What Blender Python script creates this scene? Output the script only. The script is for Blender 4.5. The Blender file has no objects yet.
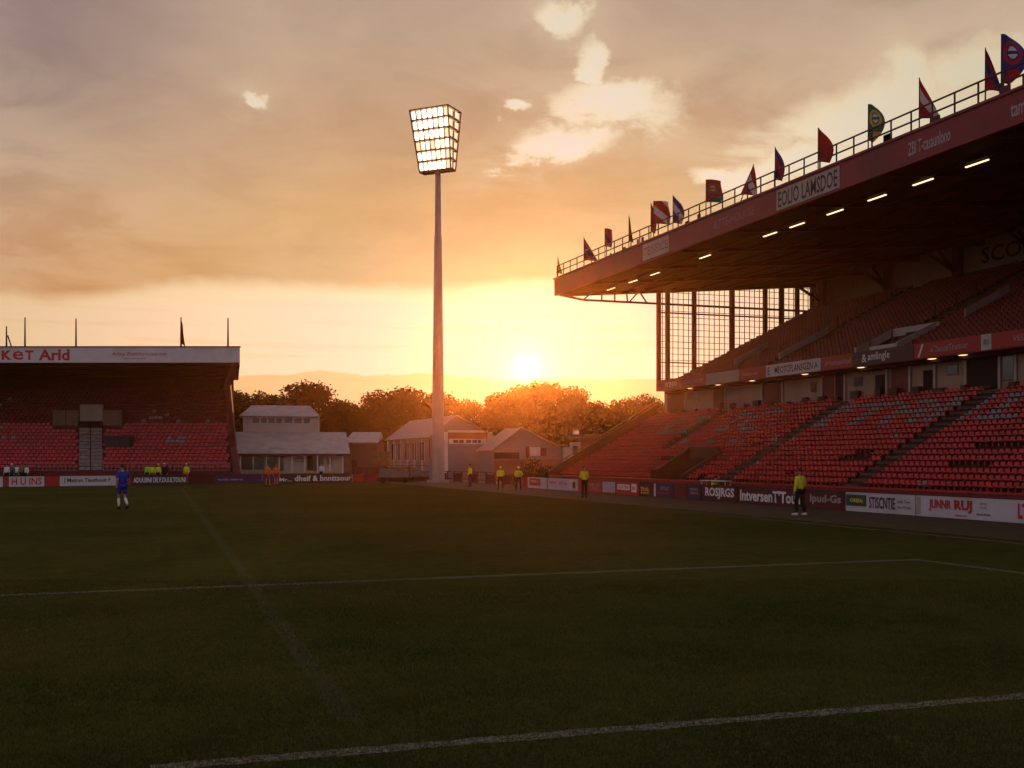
import bpy, bmesh, math, random
from mathutils import Vector, Matrix, Euler, noise as mnoise
random.seed(11)
S = bpy.context.scene
C = S.collection
PI = math.pi
F, H, HY, VPX = 1120.0, 2.2, 458.0, 118.0          # focal length in pixels, eye height, horizon row, vanishing column of the long stand
A = math.atan((512 - VPX) / F)
SA, CA = math.sin(A), math.cos(A)
SUN_AZ = A + math.atan(15 / F)                      # clockwise from +Y
SUN_EL = math.radians(4.55)

# ------------------------------------------------------------------ helpers: where things stand
def P(px, d, z=0.0):
    r = (px - 512) / F * d
    return Vector((d * SA + r * CA, d * CA - r * SA, z))
def G(px, py):
    return P(px, F * H / (py - HY))
def ZP(py, d):
    return H + (HY - py) / F * d
def YAT(px, X):
    return (F * X / (CA * (px - VPX)) - X * SA) / CA
def XAT(px, Y):
    k = (px - VPX) * CA
    return k * Y * CA / (F - k * SA)

# ------------------------------------------------------------------ helpers: meshes
class MB:
    def __init__(s): s.v, s.f, s.m = [], [], []
    def add(s, vs, fs, mi=0):
        n = len(s.v); s.v += [tuple(v) for v in vs]
        s.f += [tuple(i + n for i in f) for f in fs]; s.m += [mi] * len(fs)
        return s
    def box(s, x0, x1, y0, y1, z0, z1, mi=0):
        return s.add([(x0,y0,z0),(x1,y0,z0),(x1,y1,z0),(x0,y1,z0),(x0,y0,z1),(x1,y0,z1),(x1,y1,z1),(x0,y1,z1)],
                     [(0,3,2,1),(4,5,6,7),(0,1,5,4),(1,2,6,5),(2,3,7,6),(3,0,4,7)], mi)
    def hexa(s, b, t, mi=0):
        return s.add(list(b) + list(t), [(0,3,2,1),(4,5,6,7),(0,1,5,4),(1,2,6,5),(2,3,7,6),(3,0,4,7)], mi)
    def bar(s, a, b, w, h=None, mi=0):
        a, b = Vector(a), Vector(b); h = h or w; d = (b - a).normalized()
        up = Vector((0,0,1)) if abs(d.z) < .95 else Vector((1,0,0))
        x = d.cross(up).normalized() * w / 2; y = x.normalized().cross(d) * h / 2
        return s.hexa([a-x-y,a+x-y,a+x+y,a-x+y], [b-x-y,b+x-y,b+x+y,b-x+y], mi)
    def tube(s, a, b, r0, r1=None, n=10, mi=0, cap=True):
        a, b = Vector(a), Vector(b); r1 = r0 if r1 is None else r1; d = (b - a).normalized()
        up = Vector((0,0,1)) if abs(d.z) < .95 else Vector((1,0,0))
        x = d.cross(up).normalized(); y = x.cross(d)
        vs = []
        for c, r in ((a, r0), (b, r1)):
            for i in range(n):
                t = 2*PI*i/n; vs.append(c + x*math.cos(t)*r + y*math.sin(t)*r)
        fs = [(i, (i+1)%n, n+(i+1)%n, n+i) for i in range(n)]
        if cap: fs += [tuple(range(n))[::-1], tuple(range(n, 2*n))]
        return s.add(vs, fs, mi)
    def prism(s, poly, ex, mi=0):
        ex = Vector(ex); n = len(poly); poly = [Vector(p) for p in poly]
        return s.add(poly + [p + ex for p in poly], [tuple(range(n))[::-1], tuple(range(n, 2*n))] +
                     [(i, (i+1)%n, n+(i+1)%n, n+i) for i in range(n)], mi)
    def ball(s, c, rx, ry, rz, n=10, k=7, mi=0, z0=-1.0):
        c = Vector(c); vs = []; fs = []
        for j in range(k + 1):
            t = -PI/2 + PI*j/k
            for i in range(n):
                u = 2*PI*i/n
                vs.append(c + Vector((rx*math.cos(t)*math.cos(u), ry*math.cos(t)*math.sin(u), rz*max(z0, math.sin(t)))))
        for j in range(k):
            for i in range(n):
                fs.append((j*n+i, j*n+(i+1)%n, (j+1)*n+(i+1)%n, (j+1)*n+i))
        return s.add(vs, fs, mi)
    def mesh(s, name, mats, smooth=False):
        me = bpy.data.meshes.new(name); me.from_pydata(s.v, [], s.f)
        for m in (mats if isinstance(mats, (list, tuple)) else [mats]): me.materials.append(m)
        if any(s.m): me.polygons.foreach_set('material_index', s.m)
        if smooth: me.polygons.foreach_set('use_smooth', [True]*len(me.polygons))
        bm = bmesh.new(); bm.from_mesh(me); bmesh.ops.recalc_face_normals(bm, faces=bm.faces); bm.to_mesh(me); bm.free()
        me.update(); return me
    def build(s, name, mats, parent=None, world=False, smooth=False):
        o = bpy.data.objects.new(name, s.mesh(name, mats, smooth)); C.objects.link(o)
        if parent:
            o.parent = parent
            if world: o.location = -parent.location
        return o

def tag(o, label=None, cat=None, group=None, kind=None):
    if label: o['label'] = label
    if cat: o['category'] = cat
    if group: o['group'] = group
    if kind: o['kind'] = kind
    return o
def thing(name, label, cat, loc=(0,0,0), rz=0.0, group=None):
    o = bpy.data.objects.new(name, None); C.objects.link(o); o.location = loc; o.rotation_euler = (0,0,rz)
    o.empty_display_size = .3
    return tag(o, label, cat, group)
def struct(o): o['kind'] = 'structure'; return o

def text(s, mat, parent, org, xdir, up=(0,0,1), w=1.0, h=0.3, name='lettering', bold=0.0, world=False, ex=.004, center=True):
    """lettering of width w and height h, lower left (or centre) at org, raised ex from its board"""
    cu = bpy.data.curves.new('t', 'FONT'); cu.body = s; cu.size = 1; cu.extrude = .0; cu.offset = bold; cu.resolution_u = 2
    t = bpy.data.objects.new('t', cu); C.objects.link(t)
    me = bpy.data.meshes.new_from_object(t.evaluated_get(bpy.context.evaluated_depsgraph_get()))
    bpy.data.objects.remove(t); bpy.data.curves.remove(cu)
    xs = [v.co.x for v in me.vertices]; ys = [v.co.y for v in me.vertices]
    x0, x1, y0, y1 = min(xs), max(xs), min(ys), max(ys)
    X = Vector(xdir).normalized(); U = Vector(up).normalized(); N = X.cross(U)
    o3 = Vector(org)
    for v in me.vertices:
        a = (v.co.x-x0)/(x1-x0)*w - (w/2 if center else 0); b = (v.co.y-y0)/(y1-y0)*h - (h/2 if center else 0)
        v.co = o3 + X*a + U*b + N*ex
    me.materials.clear(); me.materials.append(mat); me.name = name
    o = bpy.data.objects.new(name, me); C.objects.link(o)
    if parent:
        o.parent = parent
        if world: o.location = -parent.location
    return o

# ------------------------------------------------------------------ helpers: materials
def mat(name, col, rough=.7, var=.25, scale=3.0, bump=.0, bscale=None, metal=0, spec=.3, dirt=None):
    m = bpy.data.materials.new(name); m.use_nodes = True; nt = m.node_tree; b = nt.nodes['Principled BSDF']
    b.inputs['Roughness'].default_value = rough; b.inputs['Metallic'].default_value = metal
    b.inputs['Specular IOR Level'].default_value = spec
    tc = nt.nodes.new('ShaderNodeTexCoord'); n = nt.nodes.new('ShaderNodeTexNoise'); n.inputs['Scale'].default_value = scale
    n.inputs['Detail'].default_value = 6; n.inputs['Roughness'].default_value = .65
    nt.links.new(tc.outputs['Object'], n.inputs['Vector'])
    r = nt.nodes.new('ShaderNodeValToRGB'); r.color_ramp.elements[0].position = .3; r.color_ramp.elements[1].position = .72
    r.color_ramp.elements[0].color = (*[c*(1-var) for c in col], 1)
    r.color_ramp.elements[1].color = (*[min(1, c*(1+var*.8)) for c in col], 1)
    nt.links.new(n.outputs['Fac'], r.inputs['Fac'])
    out = r.outputs['Color']
    if dirt:
        n2 = nt.nodes.new('ShaderNodeTexNoise'); n2.inputs['Scale'].default_value = scale*.37; n2.inputs['Detail'].default_value = 8
        nt.links.new(tc.outputs['Object'], n2.inputs['Vector'])
        r2 = nt.nodes.new('ShaderNodeValToRGB'); r2.color_ramp.elements[0].position = .5; r2.color_ramp.elements[1].position = .68
        r2.color_ramp.elements[0].color = (0,0,0,1); r2.color_ramp.elements[1].color = (.7,.7,.7,1)
        nt.links.new(n2.outputs['Fac'], r2.inputs['Fac'])
        mx = nt.nodes.new('ShaderNodeMix'); mx.data_type = 'RGBA'
        nt.links.new(r2.outputs['Color'], mx.inputs[0]); nt.links.new(out, mx.inputs[6]); mx.inputs[7].default_value = (*dirt, 1)
        out = mx.outputs[2]
    nt.links.new(out, b.inputs['Base Color'])
    if bump:
        n3 = nt.nodes.new('ShaderNodeTexNoise'); n3.inputs['Scale'].default_value = bscale or scale*5; n3.inputs['Detail'].default_value = 4
        nt.links.new(tc.outputs['Object'], n3.inputs['Vector'])
        bp = nt.nodes.new('ShaderNodeBump'); bp.inputs['Strength'].default_value = bump; bp.inputs['Distance'].default_value = .05
        nt.links.new(n3.outputs['Fac'], bp.inputs['Height']); nt.links.new(bp.outputs['Normal'], b.inputs['Normal'])
    return m
def emit(name, col, st):
    m = bpy.data.materials.new(name); m.use_nodes = True; nt = m.node_tree; b = nt.nodes['Principled BSDF']
    b.inputs['Base Color'].default_value = (.6,.6,.55,1)
    b.inputs['Emission Color'].default_value = (*col, 1); b.inputs['Emission Strength'].default_value = st
    return m
def striped(name, col, col2, scale, axis='X', rough=.6, bump=.6):
    """corrugated or planked sheet"""
    m = mat(name, col, rough, .15, 2.0); nt = m.node_tree; b = nt.nodes['Principled BSDF']
    w = nt.nodes.new('ShaderNodeTexWave'); w.bands_direction = axis; w.inputs['Scale'].default_value = scale; w.inputs['Distortion'].default_value = .3
    tc = [n for n in nt.nodes if n.type == 'TEX_COORD'][0]; nt.links.new(tc.outputs['Object'], w.inputs['Vector'])
    mx = nt.nodes.new('ShaderNodeMix'); mx.data_type = 'RGBA'
    src = b.inputs['Base Color'].links[0].from_socket
    nt.links.new(w.outputs['Fac'], mx.inputs[0]); nt.links.new(src, mx.inputs[6]); mx.inputs[7].default_value = (*col2, 1)
    nt.links.new(mx.outputs[2], b.inputs['Base Color'])
    bp = nt.nodes.new('ShaderNodeBump'); bp.inputs['Strength'].default_value = bump; bp.inputs['Distance'].default_value = .03
    nt.links.new(w.outputs['Fac'], bp.inputs['Height']); nt.links.new(bp.outputs['Normal'], b.inputs['Normal'])
    return m
def brick(name, c1, c2, mortar, scale=6.0):
    m = mat(name, c1, .85, .2, 3); nt = m.node_tree; b = nt.nodes['Principled BSDF']
    t = nt.nodes.new('ShaderNodeTexBrick'); t.inputs['Scale'].default_value = scale
    t.inputs['Color1'].default_value = (*c1, 1); t.inputs['Color2'].default_value = (*c2, 1); t.inputs['Mortar'].default_value = (*mortar, 1)
    t.inputs['Mortar Size'].default_value = .03
    tc = [n for n in nt.nodes if n.type == 'TEX_COORD'][0]
    mp = nt.nodes.new('ShaderNodeMapping'); mp.inputs['Rotation'].default_value = (PI/2, 0, 0)
    nt.links.new(tc.outputs['Object'], mp.inputs['Vector']); nt.links.new(mp.outputs['Vector'], t.inputs['Vector'])
    nt.links.new(t.outputs['Color'], b.inputs['Base Color'])
    return m
def thin_glass(name, tint=(.93,.95,.93)):
    m = bpy.data.materials.new(name); m.use_nodes = True; nt = m.node_tree; nt.nodes.clear()
    o = nt.nodes.new('ShaderNodeOutputMaterial'); t = nt.nodes.new('ShaderNodeBsdfTransparent'); g = nt.nodes.new('ShaderNodeBsdfGlossy')
    t.inputs['Color'].default_value = (*tint, 1); g.inputs['Roughness'].default_value = .08
    f = nt.nodes.new('ShaderNodeFresnel'); f.inputs['IOR'].default_value = 1.35; mx = nt.nodes.new('ShaderNodeMixShader')
    nt.links.new(f.outputs['Fac'], mx.inputs['Fac']); nt.links.new(t.outputs[0], mx.inputs[1]); nt.links.new(g.outputs[0], mx.inputs[2])
    nt.links.new(mx.outputs[0], o.inputs['Surface']); return m

M = {}
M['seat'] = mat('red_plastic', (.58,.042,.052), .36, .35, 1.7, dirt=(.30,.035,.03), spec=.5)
M['seat_shaded'] = mat('shaded_red_plastic', (.20,.012,.012), .45, .35, 1.7, dirt=(.12,.012,.012))  # same red seats under the roofs, with the shade put into the colour
M['seat_pale'] = mat('pale_plastic', (.31,.25,.26), .4, .2, 2)
M['concrete'] = mat('concrete', (.20,.15,.135), .9, .35, .9, .3, 6)
M['step_red'] = mat('red_terrace', (.05,.012,.010), .85, .35, .9, .3, 6)
M['stair'] = mat('stair_concrete', (.10,.07,.06), .9, .3, 2, .3)
M['steel_dark'] = mat('dark_steel', (.07,.025,.02), .55, .3, 2, dirt=(.03,.015,.012))
M['steel_red'] = mat('red_steel', (.14,.022,.02), .5, .25, 2)
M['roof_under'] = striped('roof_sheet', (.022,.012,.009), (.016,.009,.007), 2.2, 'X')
M['fascia'] = mat('maroon_fascia', (.25,.028,.036), .5, .18, .8, dirt=(.13,.03,.03))
M['red_board'] = mat('red_board', (.42,.03,.03), .45, .12, 1.5)
M['maroon_board'] = mat('maroon_board', (.085,.014,.018), .45, .15, 1.5)
M['dark_board'] = mat('dark_board', (.045,.035,.04), .45, .15, 1.5)
M['navy_board'] = mat('navy_board', (.05,.03,.09), .45, .15, 1.5)
M['white_board'] = mat('white_board', (.58,.55,.58), .45, .1, 1.2, dirt=(.45,.40,.38))
M['lilac_board'] = mat('lilac_board', (.52,.46,.62), .45, .1, 1.2)
M['pale_board'] = mat('pale_board', (.42,.34,.30), .5, .15, 1.2)
M['green_board'] = mat('green_board', (.02,.09,.04), .45, .12, 1.2)
M['white_letter'] = mat('white_letter', (.78,.75,.75), .5, .08, 3)
M['grey_letter'] = mat('grey_letter', (.40,.33,.33), .5, .1, 3)
M['red_letter'] = mat('red_letter', (.50,.025,.02), .5, .12, 3)
M['dark_letter'] = mat('dark_letter', (.03,.025,.03), .5, .12, 3)
M['yellow_letter'] = mat('yellow_letter', (.75,.55,.12), .5, .12, 3)
M['tan_panel'] = mat('tan_panel', (.24,.16,.11), .7, .25, 2)
M['stair_pale'] = mat('pale_stair', (.32,.28,.26), .9, .45, 3, .3, dirt=(.14,.11,.10))
M['faint_letter'] = mat('faint_letter', (.34,.13,.13), .5, .1, 3)
M['teal_letter'] = mat('teal_letter', (.25,.33,.33), .5, .12, 3)
M['cream_wall'] = mat('cream_wall', (.38,.28,.21), .85, .22, .7, .2, 8, dirt=(.26,.19,.14))
M['door_red'] = mat('door_red', (.13,.025,.02), .5, .2, 2)
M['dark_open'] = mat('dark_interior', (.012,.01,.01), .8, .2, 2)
M['black'] = mat('black_cloth', (.016,.015,.017), .9, .3, 8)
M['white_metal'] = mat('white_metal', (.68,.65,.62), .45, .12, 2, dirt=(.45,.36,.30))
M['grey_clad'] = striped('grey_cladding', (.25,.25,.29), (.185,.185,.215), 5, 'X')
M['grey_roof'] = striped('grey_roof_sheet', (.29,.24,.23), (.22,.18,.17), 4, 'X')
M['slate'] = mat('slate_roof', (.34,.30,.29), .8, .25, 1.2, .4, 9, dirt=(.24,.20,.18))
M['render_wall'] = mat('rendered_wall', (.50,.45,.40), .85, .12, .8, .15, 9, dirt=(.44,.37,.31))
M['brick'] = brick('red_brick', (.22,.07,.045), (.17,.05,.035), (.25,.18,.14))
M['wood'] = mat('wood', (.20,.13,.06), .75, .35, 5, .2)
M['pylon'] = mat('pylon_steel', (.34,.30,.30), .5, .15, 1, dirt=(.25,.20,.19))
M['rail_pink'] = mat('faded_red_paint', (.32,.17,.16), .6, .25, 3)
M['orange_crate'] = mat('faded_orange_plastic', (.30,.12,.03), .6, .25, 3)
M['glass'] = thin_glass('clear_glass')
M['window'] = mat('window_glass', (.05,.055,.06), .12, .2, 2, spec=.6)
M['strip_light'] = emit('strip_light', (1,.74,.40), 1.7)
M['soffit_light'] = emit('soffit_light', (1,.66,.28), 1.7)
M['lamp'] = emit('lamp_glow', (1,.82,.50), 5.0)
M['lamp_mid'] = emit('lamp_mid', (1,.80,.46), 2.4)
M['lamp_dim'] = emit('lamp_dim', (1,.74,.40), 1.1)
M['skin'] = mat('skin', (.42,.23,.16), .55, .1, 9)
M['hair'] = mat('hair', (.012,.009,.008), .6, .3, 20)
M['hivis'] = mat('hivis_yellow', (.72,.74,.035), .7, .2, 6)
M['hivis_green'] = mat('hivis_green', (.35,.75,.05), .7, .2, 6)
M['orange'] = mat('orange_cloth', (.75,.16,.02), .75, .2, 6)
M['blue'] = mat('blue_kit', (.012,.03,.32), .7, .2, 6)
M['sock'] = mat('white_sock', (.75,.76,.80), .8, .1, 8)
M['white_cloth'] = mat('white_cloth', (.72,.70,.68), .8, .15, 8)
M['green_cloth'] = mat('green_cloth', (.03,.12,.06), .8, .2, 8)
M['tarp'] = mat('grey_tarp', (.16,.16,.17), .6, .3, 3, .4, 4)
M['flag_red'] = mat('flag_red', (.42,.02,.02), .8, .2, 4)
M['flag_blue'] = mat('flag_blue', (.03,.04,.20), .8, .2, 4)
M['flag_yellow'] = mat('flag_yellow', (.62,.40,.06), .8, .2, 4)
M['flag_green'] = mat('flag_green', (.05,.16,.12), .8, .2, 4)
M['flag_white'] = mat('flag_white', (.62,.56,.55), .8, .15, 4)
for k in ('flag_red','flag_blue','flag_yellow','flag_green','flag_white'):      # thin cloth lets light through
    nt = M[k].node_tree; b = nt.nodes['Principled BSDF']; o = [n for n in nt.nodes if n.type == 'OUTPUT_MATERIAL'][0]
    tr = nt.nodes.new('ShaderNodeBsdfTranslucent'); mx = nt.nodes.new('ShaderNodeMixShader'); mx.inputs[0].default_value = .18
    nt.links.new(b.inputs['Base Color'].links[0].from_socket, tr.inputs['Color'])
    nt.links.new(b.outputs[0], mx.inputs[1]); nt.links.new(tr.outputs[0], mx.inputs[2]); nt.links.new(mx.outputs[0], o.inputs['Surface'])

def leaf_mat(name, c1, c2):
    m = bpy.data.materials.new(name); m.use_nodes = True; nt = m.node_tree; nt.nodes.clear()
    o = nt.nodes.new('ShaderNodeOutputMaterial'); d = nt.nodes.new('ShaderNodeBsdfDiffuse'); t = nt.nodes.new('ShaderNodeBsdfTranslucent')
    tc = nt.nodes.new('ShaderNodeTexCoord'); n = nt.nodes.new('ShaderNodeTexNoise'); n.inputs['Scale'].default_value = .5; n.inputs['Detail'].default_value = 5
    r = nt.nodes.new('ShaderNodeValToRGB'); r.color_ramp.elements[0].position = .35; r.color_ramp.elements[1].position = .65
    r.color_ramp.elements[0].color = (*c1, 1); r.color_ramp.elements[1].color = (*c2, 1)
    nt.links.new(tc.outputs['Object'], n.inputs['Vector']); nt.links.new(n.outputs['Fac'], r.inputs['Fac'])
    nt.links.new(r.outputs['Color'], d.inputs['Color']); nt.links.new(r.outputs['Color'], t.inputs['Color'])
    mx = nt.nodes.new('ShaderNodeMixShader'); mx.inputs[0].default_value = .08
    nt.links.new(d.outputs[0], mx.inputs[1]); nt.links.new(t.outputs[0], mx.inputs[2]); nt.links.new(mx.outputs[0], o.inputs['Surface'])
    return m
M['leaf'] = leaf_mat('leaves', (.018,.015,.006), (.040,.030,.010))
M['bark'] = mat('bark', (.07,.05,.035), .9, .3, 4, .5)

# ------------------------------------------------------------------ ground
def grass_mat():
    m = bpy.data.materials.new('grass'); m.use_nodes = True; nt = m.node_tree; b = nt.nodes['Principled BSDF']
    b.inputs['Roughness'].default_value = .9; b.inputs['Specular IOR Level'].default_value = .0
    tc = nt.nodes.new('ShaderNodeTexCoord')
    def noise(sc, det, ro=.6):
        n = nt.nodes.new('ShaderNodeTexNoise'); n.inputs['Scale'].default_value = sc; n.inputs['Detail'].default_value = det
        n.inputs['Roughness'].default_value = ro; nt.links.new(tc.outputs['Object'], n.inputs['Vector']); return n.outputs['Fac']
    def ramp(src, p0, c0, p1, c1):
        r = nt.nodes.new('ShaderNodeValToRGB'); e = r.color_ramp.elements; e[0].position, e[1].position = p0, p1
        e[0].color = (*c0, 1); e[1].color = (*c1, 1); nt.links.new(src, r.inputs['Fac']); return r.outputs['Color']
    big = ramp(noise(.12, 6, .7), .35, (.039,.049,.012), .68, (.067,.068,.019))
    fine = ramp(noise(24, 4, .8), .3, (.45,.45,.45), .75, (1.6,1.55,1.4))
    mid = ramp(noise(2.3, 5, .7), .3, (.75,.78,.75), .75, (1.25,1.2,1.1))
    def mul(a, c):
        x = nt.nodes.new('ShaderNodeMix'); x.data_type = 'RGBA'; x.blend_type = 'MULTIPLY'; x.inputs[0].default_value = 1
        nt.links.new(a, x.inputs[6]); nt.links.new(c, x.inputs[7]); return x.outputs[2]
    nt.links.new(mul(mul(big, fine), mid), b.inputs['Base Color'])
    bp = nt.nodes.new('ShaderNodeBump'); bp.inputs['Strength'].default_value = .5; bp.inputs['Distance'].default_value = .03
    nt.links.new(noise(30, 3), bp.inputs['Height']); nt.links.new(bp.outputs['Normal'], b.inputs['Normal'])
    return m
M['grass'] = grass_mat()
M['ground'] = mat('bare_ground', (.13,.095,.06), .95, .35, .3, .4, 4)
M['track'] = mat('worn_turf_track', (.058,.044,.016), .95, .3, 1.1, .5, 18)
g = MB(); g.box(-190, 230, -120, 235, -.6, -.012); struct(g.build('ground', M['ground']))

pitch = MB()
L0, L1 = P(-330, 84), P(355, 100)
def sheet(mb, pts, z): mb.add([(p[0], p[1], z) for p in pts], [tuple(range(len(pts)))])
TX = 21.8                                                       # touchline beside the long stand
far_r = (24.4, 88.0)
sheet(pitch, [(-60,-30), (24.4,-30), far_r, (G(352,481.5).x, G(352,481.5).y + .4), (P(-260,82).x, P(-260,82).y), (-60, 60)], 0)
struct(pitch.build('pitch', M['grass']))
tr = MB(); sheet(tr, [(22.7,-30), (30.4,-30), (30.4,100), (22.7,100)], .004); struct(tr.build('pitch_side_track', M['track']))

import numpy as np
def near_grass(n=230000):
    rg = np.random.default_rng(3); d = 7.2 + 13*rg.random(n)**1.25; r = (rg.random(n)-.5)*d*.98
    x = d*SA + r*CA; y = d*CA - r*SA; h = rg.uniform(.018,.042,n); w = rg.uniform(.0025,.005,n); a = rg.random(n)*2*PI; b = rg.random(n)*2*PI; t = rg.uniform(.1,.8,n)*h
    dx_, dy_ = np.cos(a)*w, np.sin(a)*w
    v = np.empty((n,3,3)); v[:,0] = np.stack([x-dx_, y-dy_, np.zeros(n)], 1); v[:,1] = np.stack([x+dx_, y+dy_, np.zeros(n)], 1); v[:,2] = np.stack([x+np.cos(b)*t, y+np.sin(b)*t, h], 1)
    me = bpy.data.meshes.new('grass_blades'); me.vertices.add(3*n); me.loops.add(3*n); me.polygons.add(n)
    me.vertices.foreach_set('co', v.ravel()); me.loops.foreach_set('vertex_index', np.arange(3*n)); me.polygons.foreach_set('loop_start', np.arange(n)*3); me.polygons.foreach_set('loop_total', np.full(n,3)); me.update()
    me.materials.append(leaf_mat('blade', (.040,.055,.012), (.085,.084,.024))); o = bpy.data.objects.new('grass_blades', me); C.objects.link(o); o['kind'] = 'stuff'
near_grass()
def paint_mat(name, amount):
    m = bpy.data.materials.new(name); m.use_nodes = True; nt = m.node_tree; b = nt.nodes['Principled BSDF']
    b.inputs['Base Color'].default_value = (.55,.52,.46,1); b.inputs['Roughness'].default_value = .95; b.inputs['Specular IOR Level'].default_value = 0
    o = [n for n in nt.nodes if n.type == 'OUTPUT_MATERIAL'][0]
    tc = nt.nodes.new('ShaderNodeTexCoord'); n = nt.nodes.new('ShaderNodeTexNoise'); n.inputs['Scale'].default_value = 22; n.inputs['Detail'].default_value = 8
    n.inputs['Roughness'].default_value = .8
    nt.links.new(tc.outputs['Object'], n.inputs['Vector'])
    r = nt.nodes.new('ShaderNodeValToRGB'); r.color_ramp.elements[0].position = .40; r.color_ramp.elements[1].position = .72
    r.color_ramp.elements[0].color = (0,0,0,1); r.color_ramp.elements[1].color = (amount,)*3 + (1,)
    nt.links.new(n.outputs['Fac'], r.inputs['Fac'])
    t = nt.nodes.new('ShaderNodeBsdfTransparent'); mx = nt.nodes.new('ShaderNodeMixShader')
    nt.links.new(r.outputs['Color'], mx.inputs[0]); nt.links.new(t.outputs[0], mx.inputs[1]); nt.links.new(b.outputs[0], mx.inputs[2])
    nt.links.new(mx.outputs[0], o.inputs['Surface']); return m
def line(a, b, w, m, z=.012, wob=.02):
    a, b = Vector(a).to_2d(), Vector(b).to_2d(); n = max(2, int((b-a).length / .15)); d = (b-a).normalized(); s = Vector((-d.y, d.x))
    mb = MB(); vs = []
    for i in range(n+1):
        c = a.lerp(b, i/n)
        for q in (-1, 1):
            p = c + s*q*(w/2 + random.uniform(-wob, wob)); vs.append((p.x, p.y, z))
    mb.add(vs, [(2*i, 2*i+1, 2*i+3, 2*i+2) for i in range(n)])
    return struct(mb.build('pitch_line', m))
PW, PF = paint_mat('line_paint', .34), paint_mat('worn_line_paint', .065)
cn = G(915, 560)
line(G(-40, 597.6), cn + Vector((.08,0,0)), .24, PW)
line(cn, (cn.x, 2, 0), .24, PW, z=.0135)
line(G(150, 769.5), G(1120, 689), .19, paint_mat('near_line_paint', .5))
line(G(183, 490), G(352, 724), .22, PF)
line((TX, 84, 0), (TX, 5, 0), .16, paint_mat('thin_line_paint', .45))
line(G(-40, 509.5), G(24, 503), .16, PF, z=.0128)

# ------------------------------------------------------------------ seats
def seat_template(w, hgt, dp):
    """tip-up stadium seat facing -X, base at 0"""
    mb = MB(); k = w/2
    mb.prism([(.02,-k,.16),(.02,-k,hgt*.86),(.02,-k*.72,hgt),(.02,k*.72,hgt),(.02,k,hgt*.86),(.02,k,.16)], (.045,0,.0))
    mb.hexa([(-dp,-k*.92,.20),(-.01,-k*.92,.15),(-.01,k*.92,.15),(-dp,k*.92,.20)], [(-dp,-k*.92,.245),(-.01,-k*.92,.195),(-.01,k*.92,.195),(-dp,k*.92,.245)])
    mb.box(-.03,.015,-.03,.03,.0,.17)
    return mb
class Seats:
    def __init__(s, tmpl): s.t = tmpl; s.mb = MB(); s.n = 0
    def put(s, x, y, z, rz=0, tilt=0):
        ca, sa = math.cos(rz), math.sin(rz)
        s.mb.add([(x + v[0]*ca - v[1]*sa, y + v[0]*sa + v[1]*ca, z + v[2]) for v in s.t.v], s.t.f); s.n += 1

# ------------------------------------------------------------------ the long two-tier stand on the right
YE, Y0 = 72.0, 2.0
main = thing('grandstand', 'long two-tier red grandstand with dark cantilever roof on the right of the pitch', 'grandstand', (28.9, YE, 0))
NL = 18; LX0, LZ0, LX1, LZ1 = 29.5, .95, 37.35, 5.36
NU = 25; UX0, UZ0, UX1, UZ1 = 36.9, 7.35, 49.3, 13.4
YL = 74.5
dl, rl = (LX1-LX0)/NL, (LZ1-LZ0)/NL
du, ru = (UX1-UX0)/NU, (UZ1-UZ0)/NU
def build(name, mb, m, p=main, label=None, smooth=False):
    o = mb.build(name, m, p, world=True, smooth=smooth)
    if label: o['label'] = label
    return o
AISLES = [18.0, 29.0, 40.3, 51.3]
VOM = (55.6, 58.9, 31.9)                                       # y0, y1, back x of the lower gangway
t = MB()
for i in range(NL):
    x0, x1 = LX0 + i*dl, LX0 + (i+1)*dl; z = LZ0 + i*rl
    if x1 <= VOM[2]:
        t.box(x0, x1, Y0, VOM[0], -.3, z); t.box(x0, x1, VOM[1]+.22, YL, -.3, z)
    else: t.box(x0, x1, Y0, YL, -.3, z)
build('lower_terrace', t, M['step_red'])
t = MB()
for i in range(NU):
    x0, x1 = UX0 + i*du, UX0 + (i+1)*du; z = UZ0 + i*ru
    t.box(x0, x1, Y0, YE, z-.55, z)
build('upper_terrace', t, M['step_red'])
for y in AISLES + [63.7]:
    st = MB()
    for i in range(7 if y == 63.7 else 0, NL):
        x0 = LX0 + i*dl; z = LZ0 + i*rl
        st.box(x0+.002, x0+dl*.5, y-.55, y+.55, z+.004, z+rl*.5)
    build('aisle_stair', st, M['stair'])
UA = [16.0, 27.0, 38.5, 49.2, 59.9]
for y in UA:
    st = MB()
    for i in range(NU):
        x0 = UX0 + i*du; z = UZ0 + i*ru
        st.box(x0+.002, x0+du*.5, y-.5, y+.5, z+.004, z+ru*.5)
    build('aisle_stair', st, M['stair'])
v = MB()
v.box(LX0-.1, VOM[2]+.1, VOM[1], VOM[1]+.2, -.2, LZ0)
v.prism([(LX0-.1,VOM[1],LZ0),(VOM[2]+.1,VOM[1],LZ0),(VOM[2]+.1,VOM[1],2.9),(LX0+.3,VOM[1],1.55),(LX0-.1,VOM[1],1.5)], (0,.2,0))
v.box(VOM[2]-.06, VOM[2]+.1, VOM[0], VOM[1], -.2, 2.85)
v.prism([(LX0-.1,VOM[0]-.2,-.2),(VOM[2],VOM[0]-.2,-.2),(VOM[2],VOM[0]-.2,2.6),(LX0-.1,VOM[0]-.2,1.2)], (0,.2,0))
v.box(LX0-.1, VOM[2]-.06, VOM[0], VOM[1], -.28, .12)
build('gangway_wall', v, M['steel_dark'])
v = MB(); v.box(VOM[2]-.1, VOM[2]-.058, VOM[0]+.5, VOM[1]-.5, .12, 2.2); build('gangway_opening', v, M['dark_open'])
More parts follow.
